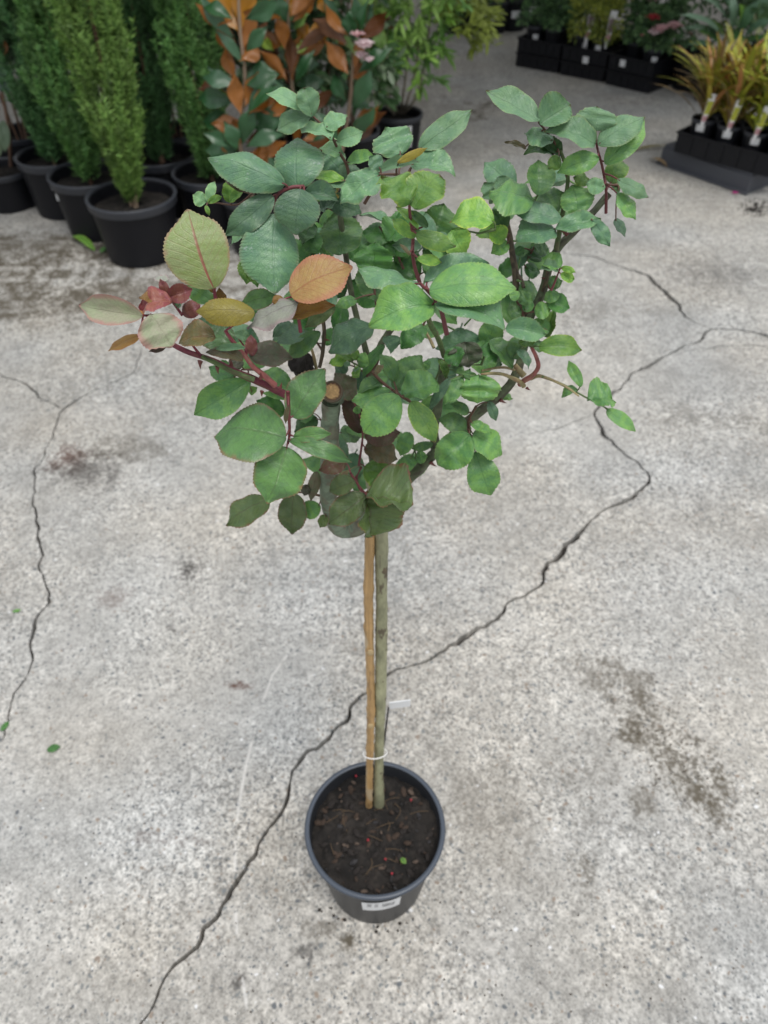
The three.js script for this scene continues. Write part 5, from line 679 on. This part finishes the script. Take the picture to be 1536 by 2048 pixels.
// ---- spiky yellow plants in the tray on the right
{
  const A = onY(1322, 327), B = onY(1491, 388);
  const lower = trayAt(A, B, 0.40, 0.09, 0, 'upturned grey plastic tray under the black tray on the right', greyTrayMat, 'stacked trays under the spiky plants');
  // upturned: the flat bottom is on top
  lower.t.geometry = join([box(lower.L, 0.012, 0.40, lower.L / 2, 0.084, -0.2), box(lower.L + 0.01, 0.078, 0.008, lower.L / 2, 0.039, 0.003), box(lower.L + 0.01, 0.078, 0.008, lower.L / 2, 0.039, -0.403), box(0.008, 0.078, 0.398, -0.001, 0.039, -0.2), box(0.008, 0.078, 0.398, lower.L + 0.001, 0.039, -0.2), box(lower.L + 0.03, 0.010, 0.014, lower.L / 2, 0.006, 0.014), box(0.012, 0.010, 0.40, -0.011, 0.006, -0.2)]);
  const A2 = onY(1347, 304, 0.09), B2 = onY(1536, 356, 0.09), up = trayAt(A2, B2, 0.38, 0.085, 0.0925, 'black tray holding the spiky yellow plants on the right', trayMat, 'stacked trays under the spiky plants');
  seed = 61; const bladeGeos = [], cols = [[0.55, 0.36, 0.10], [0.42, 0.36, 0.055], [0.32, 0.34, 0.05], [0.52, 0.25, 0.10], [0.22, 0.15, 0.065]], cg = [[0.36, 0.42, 0.05], [0.46, 0.48, 0.06], [0.24, 0.32, 0.05], [0.38, 0.28, 0.07]];
  const tuft = (set, n) => Array.from({ length: n }, () => { const a = rr(0, 6.28), lean = rr(0.1, 1.7), L = rr(0.11, 0.25), b = V(Math.cos(a) * 0.015, rr(0, 0.14), Math.sin(a) * 0.015), d = V(Math.cos(a) * lean, rr(0.6, 1.1), Math.sin(a) * lean).normalize(), f = rr(0.7, 1.3); return tint(blade(b, b.clone().addScaledVector(d, L), rr(0.012, 0.021), V(-d.x * 0.5, 1.2, -d.z * 0.5), { teeth: 0, acr: 2, wave: 0.05, fold: 0.4, bow: 0.12, wide: 0.35, pow: 0.5, sd: rr(0, 50) }), set[Math.floor(rnd() * set.length)].map((q) => q * f)); });
  const tufts = [tuft(cols, 70), tuft(cg, 70)], SG = 'spiky plants in the black tray on the right';
  const spots = [[0.075, 0.075, 0, 'bronze spiky plant at the left front corner of the right-hand tray', true], [0.20, 0.075, 0, 'bronze spiky plant second from the left in the front row of the right-hand tray', true], [0.325, 0.075, 1, 'yellow-green spiky plant third from the left in the front row', true], [0.45, 0.075, 1, 'yellow-green spiky plant at the right end of the front row, cut by the frame', false], [0.075, 0.215, 0, 'bronze spiky plant in the second row, at the left edge of the tray', false], [0.20, 0.215, 1, 'yellow-green spiky plant in the second row, second from the left', false], [0.325, 0.215, 1, 'yellow-green spiky plant in the second row, third from the left', false], [0.45, 0.215, 1, 'yellow-green spiky plant in the second row, far right', false]];
  spots.forEach(([a, d, k, lab, tagged], i) => {
    const p = up.at(a, d, 0.101), R = 0.058, H = 0.14, t = thing('spiky_plant', lab, 'potted plant', p, 0, SG); potInto(t, R, H, 0.014);
    tufts[k].forEach((g) => { const m = mesh('leaf_blade', g, glossyMat, t, V(0, H - 0.02, 0)); m.rotation.y = i * 1.3; m.scale.setScalar(1.22); });
    const face = Math.atan2(-p.x, -p.z) ; if (d < 0.1) label(t, R * 0.93, R * 0.95, H * 0.80, 0.035, -0.55 + 0.1 * i, 0.34, false);
    if (tagged) careTag(t, V(-0.03, H - 0.005, 0.062), 1.3, 0.05, stakeYel); void face;
  });
}
// ---- strap-leaved and variegated plants behind them
{
  const strap = (name, lab, x, y, R, H, set, list) => { const p = onY(x, y, H); p.y = 0; const t = thing(name, lab, 'potted plant', p); potInto(t, R, H, 0.02);
    list.forEach(([bx, by, tx, ty, w, c, dz = 0], i) => { const Bp = onZ(bx, by, p.z + dz), T = onZ(tx, ty, p.z + dz + rrr(i)); mesh('leaf', shift(tint(blade(Bp, T, w * depthOf(Bp) / FPX, V(0.2 * (i % 3 - 1), 1, 0.5), { teeth: 0, acr: 3, bow: 0.12, fold: 0.25, wide: 0.42, sd: i }), set[c]), p), glossyMat, t); }); return t; };
  const rrr = (i) => 0.12 * (hash2(i, 4, 90) - 0.4);
  strap('strap_leaf_plant', 'dark green strap-leaved plant behind the bronze spiky plants', 1440, 130, 0.12, 0.18, [[0.13, 0.25, 0.15], [0.27, 0.42, 0.28], [0.17, 0.34, 0.04], [0.07, 0.17, 0.05]], [[1445, 75, 1356, 30, 18, 1], [1440, 70, 1362, 58, 16, 1], [1455, 50, 1390, -10, 22, 1], [1460, 45, 1425, -25, 18, 0], [1450, 80, 1400, 40, 24, 2, -0.05], [1470, 60, 1480, 8, 44, 2], [1465, 55, 1455, -20, 22, 1], [1480, 60, 1520, 0, 26, 0], [1490, 70, 1545, 40, 24, 0], [1440, 90, 1390, 62, 20, 3], [1460, 90, 1480, 60, 34, 3], [1480, 90, 1530, 76, 24, 3], [1430, 96, 1374, 90, 16, 0], [1462, 30, 1450, -60, 24, 3, -0.1], [1500, 40, 1540, -40, 28, 0, -0.1], [1400, 30, 1380, -40, 24, 0, -0.1]]);
  strap('variegated_plant', 'plant with cream-striped leaves at the upper right edge', 1510, 120, 0.11, 0.18, [[0.6, 0.64, 0.36], [0.12, 0.22, 0.09]], [[1510, 75, 1498, 12, 16, 0], [1515, 70, 1530, 20, 14, 0], [1520, 80, 1550, 30, 16, 0], [1500, 72, 1488, 40, 12, 0], [1512, 85, 1540, 70, 18, 1], [1505, 90, 1470, 80, 18, 1], [1520, 60, 1560, -20, 24, 1], [1508, 60, 1510, -30, 22, 1]]);
}
{ // shrubs closing the view at the upper right
  const bigG = leafy(900, clumps(30, 0.34, 0.26, 0.3, 0.42, 71), 0.05, 0.022, [[0.05, 0.12, 0.04], [0.075, 0.16, 0.05], [0.10, 0.19, 0.07]], 72);
  [[1400, 100, 'dark leafy shrub behind the strap-leaved plant'], [1530, 90, 'dark leafy shrub at the upper right corner'], [1290, 70, 'dark leafy shrub behind the azaleas']].forEach(([x, y, lab], i) => { const H = 0.2, p = onY(x, y, H); p.y = 0; const t = thing('leafy_shrub', lab, 'shrub', p, 0, 'dark leafy shrubs at the upper right'); potInto(t, 0.14, H, 0.022); const f = mesh('foliage', bigG, foliageMat, t, V(0, 0.06, 0)); f.rotation.y = i * 2; f.userData.kind = 'stuff'; });
}
// tray under the plant at the left edge
trayAt(onY(-90, 350), onY(36, 425), 0.34, 0.07, 0, 'low black tray at the left edge under the weeping shrub', trayMat, 'single tray at the left edge');
// ---- things lying on the concrete
{
  const flat = (name, lab, cat, x, y, x2, y2, w, mat, q = {}) => { const b = onY(x, y, 0.004), t = onY(x2, y2, 0.004); const g = shift(blade(b, t, w, V(0, 1, 0), { teeth: 9, wave: 0.05, bow: 0.06, fold: 0.05, ...q }), b); return single(name, g, mat, lab, cat, b); };
  flat('fallen_leaf', 'dark green leaf lying on the concrete at the left, right of the long crack', 'fallen leaf', 94, 1500, 121, 1493, 0.017, leafMats.d[1]);
  flat('fallen_leaf', 'curled green leaf lying in the left crack at the frame edge', 'fallen leaf', 2, 1462, 18, 1442, 0.012, leafMats.d[2]);
  flat('fallen_leaf', 'tiny bright green scrap on the concrete at the left', 'fallen leaf', 25, 1223, 42, 1220, 0.010, leafMats.g[2]);
  flat('fallen_leaf', 'green leaf on the ground in front of the big pots', 'fallen leaf', 190, 502, 142, 474, 0.035, leafMats.e[1], { bow: 0.15 });
  flat('fallen_leaf', 'second green leaf against the foot of the nearest big pot', 'fallen leaf', 200, 505, 224, 494, 0.03, leafMats.g[1], { bow: 0.15 });
  flat('fallen_leaf', 'dry tan leaf beside the grey tray', 'fallen leaf', 1298, 318, 1335, 335, 0.03, std([0.34, 0.24, 0.13], 0.8), { bow: 0.12, fold: 0.4, teeth: 0 });
  flat('fallen_leaf', 'long yellow leaf blade on the ground left of the grey tray', 'fallen leaf', 1258, 303, 1340, 292, 0.024, leafMats.y[0], { teeth: 0 });
  flat('fallen_petal', 'magenta petal on the concrete below the grey tray', 'petal', 1464, 386, 1478, 384, 0.022, std([0.45, 0.03, 0.20], 0.6), { teeth: 0 });
  seed = 83; const cr = []; for (let i = 0; i < 260; i++) { const a = rr(0, 6.28), q = Math.sqrt(rnd()), c = onY(1512 + Math.cos(a) * 40 * q, 415 + Math.sin(a) * 22 * q, 0.001), g = new THREE.IcosahedronGeometry(rr(0.002, 0.009) * (1.2 - q), 0); g.scale(1, 0.6, 1); g.translate(c.x, c.y, c.z); cr.push(g); }
  const o = onY(1512, 415), m = single('soil_spill', shift(mergeGeometries(cr), o), std([0.022, 0.018, 0.016], 1), 'spilt dark potting soil on the concrete at the right edge', 'soil', o); m.userData.kind = 'stuff';
}
{ // loose grit and crumbs of soil lying about the yard
  seed = 97; const g = [], cols = [[0.05, 0.04, 0.03], [0.16, 0.15, 0.14], [0.10, 0.08, 0.06], [0.55, 0.54, 0.52], [0.03, 0.025, 0.02]];
  const put = (x, y, r, c) => { const p = onY(x, y, 0.0004), q = new THREE.IcosahedronGeometry(r, 0); q.rotateX(rr(0, 3)); q.rotateY(rr(0, 3)); q.scale(1, 0.6, 1); q.translate(p.x, p.y, p.z); g.push(tint(q, c)); };
  for (let i = 0; i < 520; i++) put(rr(-20, 1556), 520 + 1540 * Math.sqrt(rnd()), rr(0.0006, 0.0019), cols[Math.floor(rnd() * 5)]);
  for (let i = 0; i < 16; i++) { const a = rr(0.1, 3.0); put(755 + Math.cos(a) * rr(95, 130), 1790 + Math.sin(a) * rr(62, 78), rr(0.0012, 0.0036), cols[rnd() < 0.7 ? 4 : 0]); }
  for (let i = 0; i < 160; i++) put(1330 + (rnd() + rnd() - 1) * 150, 1470 + (rnd() + rnd() - 1) * 170, rr(0.0006, 0.0022), cols[rnd() < 0.6 ? 0 : 2]);
  for (let i = 0; i < 120; i++) put(rr(60, 470), rr(480, 640), rr(0.001, 0.004), cols[rnd() < 0.6 ? 4 : 0]);
  const m = single('grit', mergeGeometries(g), new THREE.MeshStandardMaterial({ vertexColors: true, roughness: 0.95 }), 'loose grit and soil crumbs scattered over the concrete', 'grit', V(0, 0, 0)); m.userData.kind = 'stuff';
}
renderer.render(scene, camera);
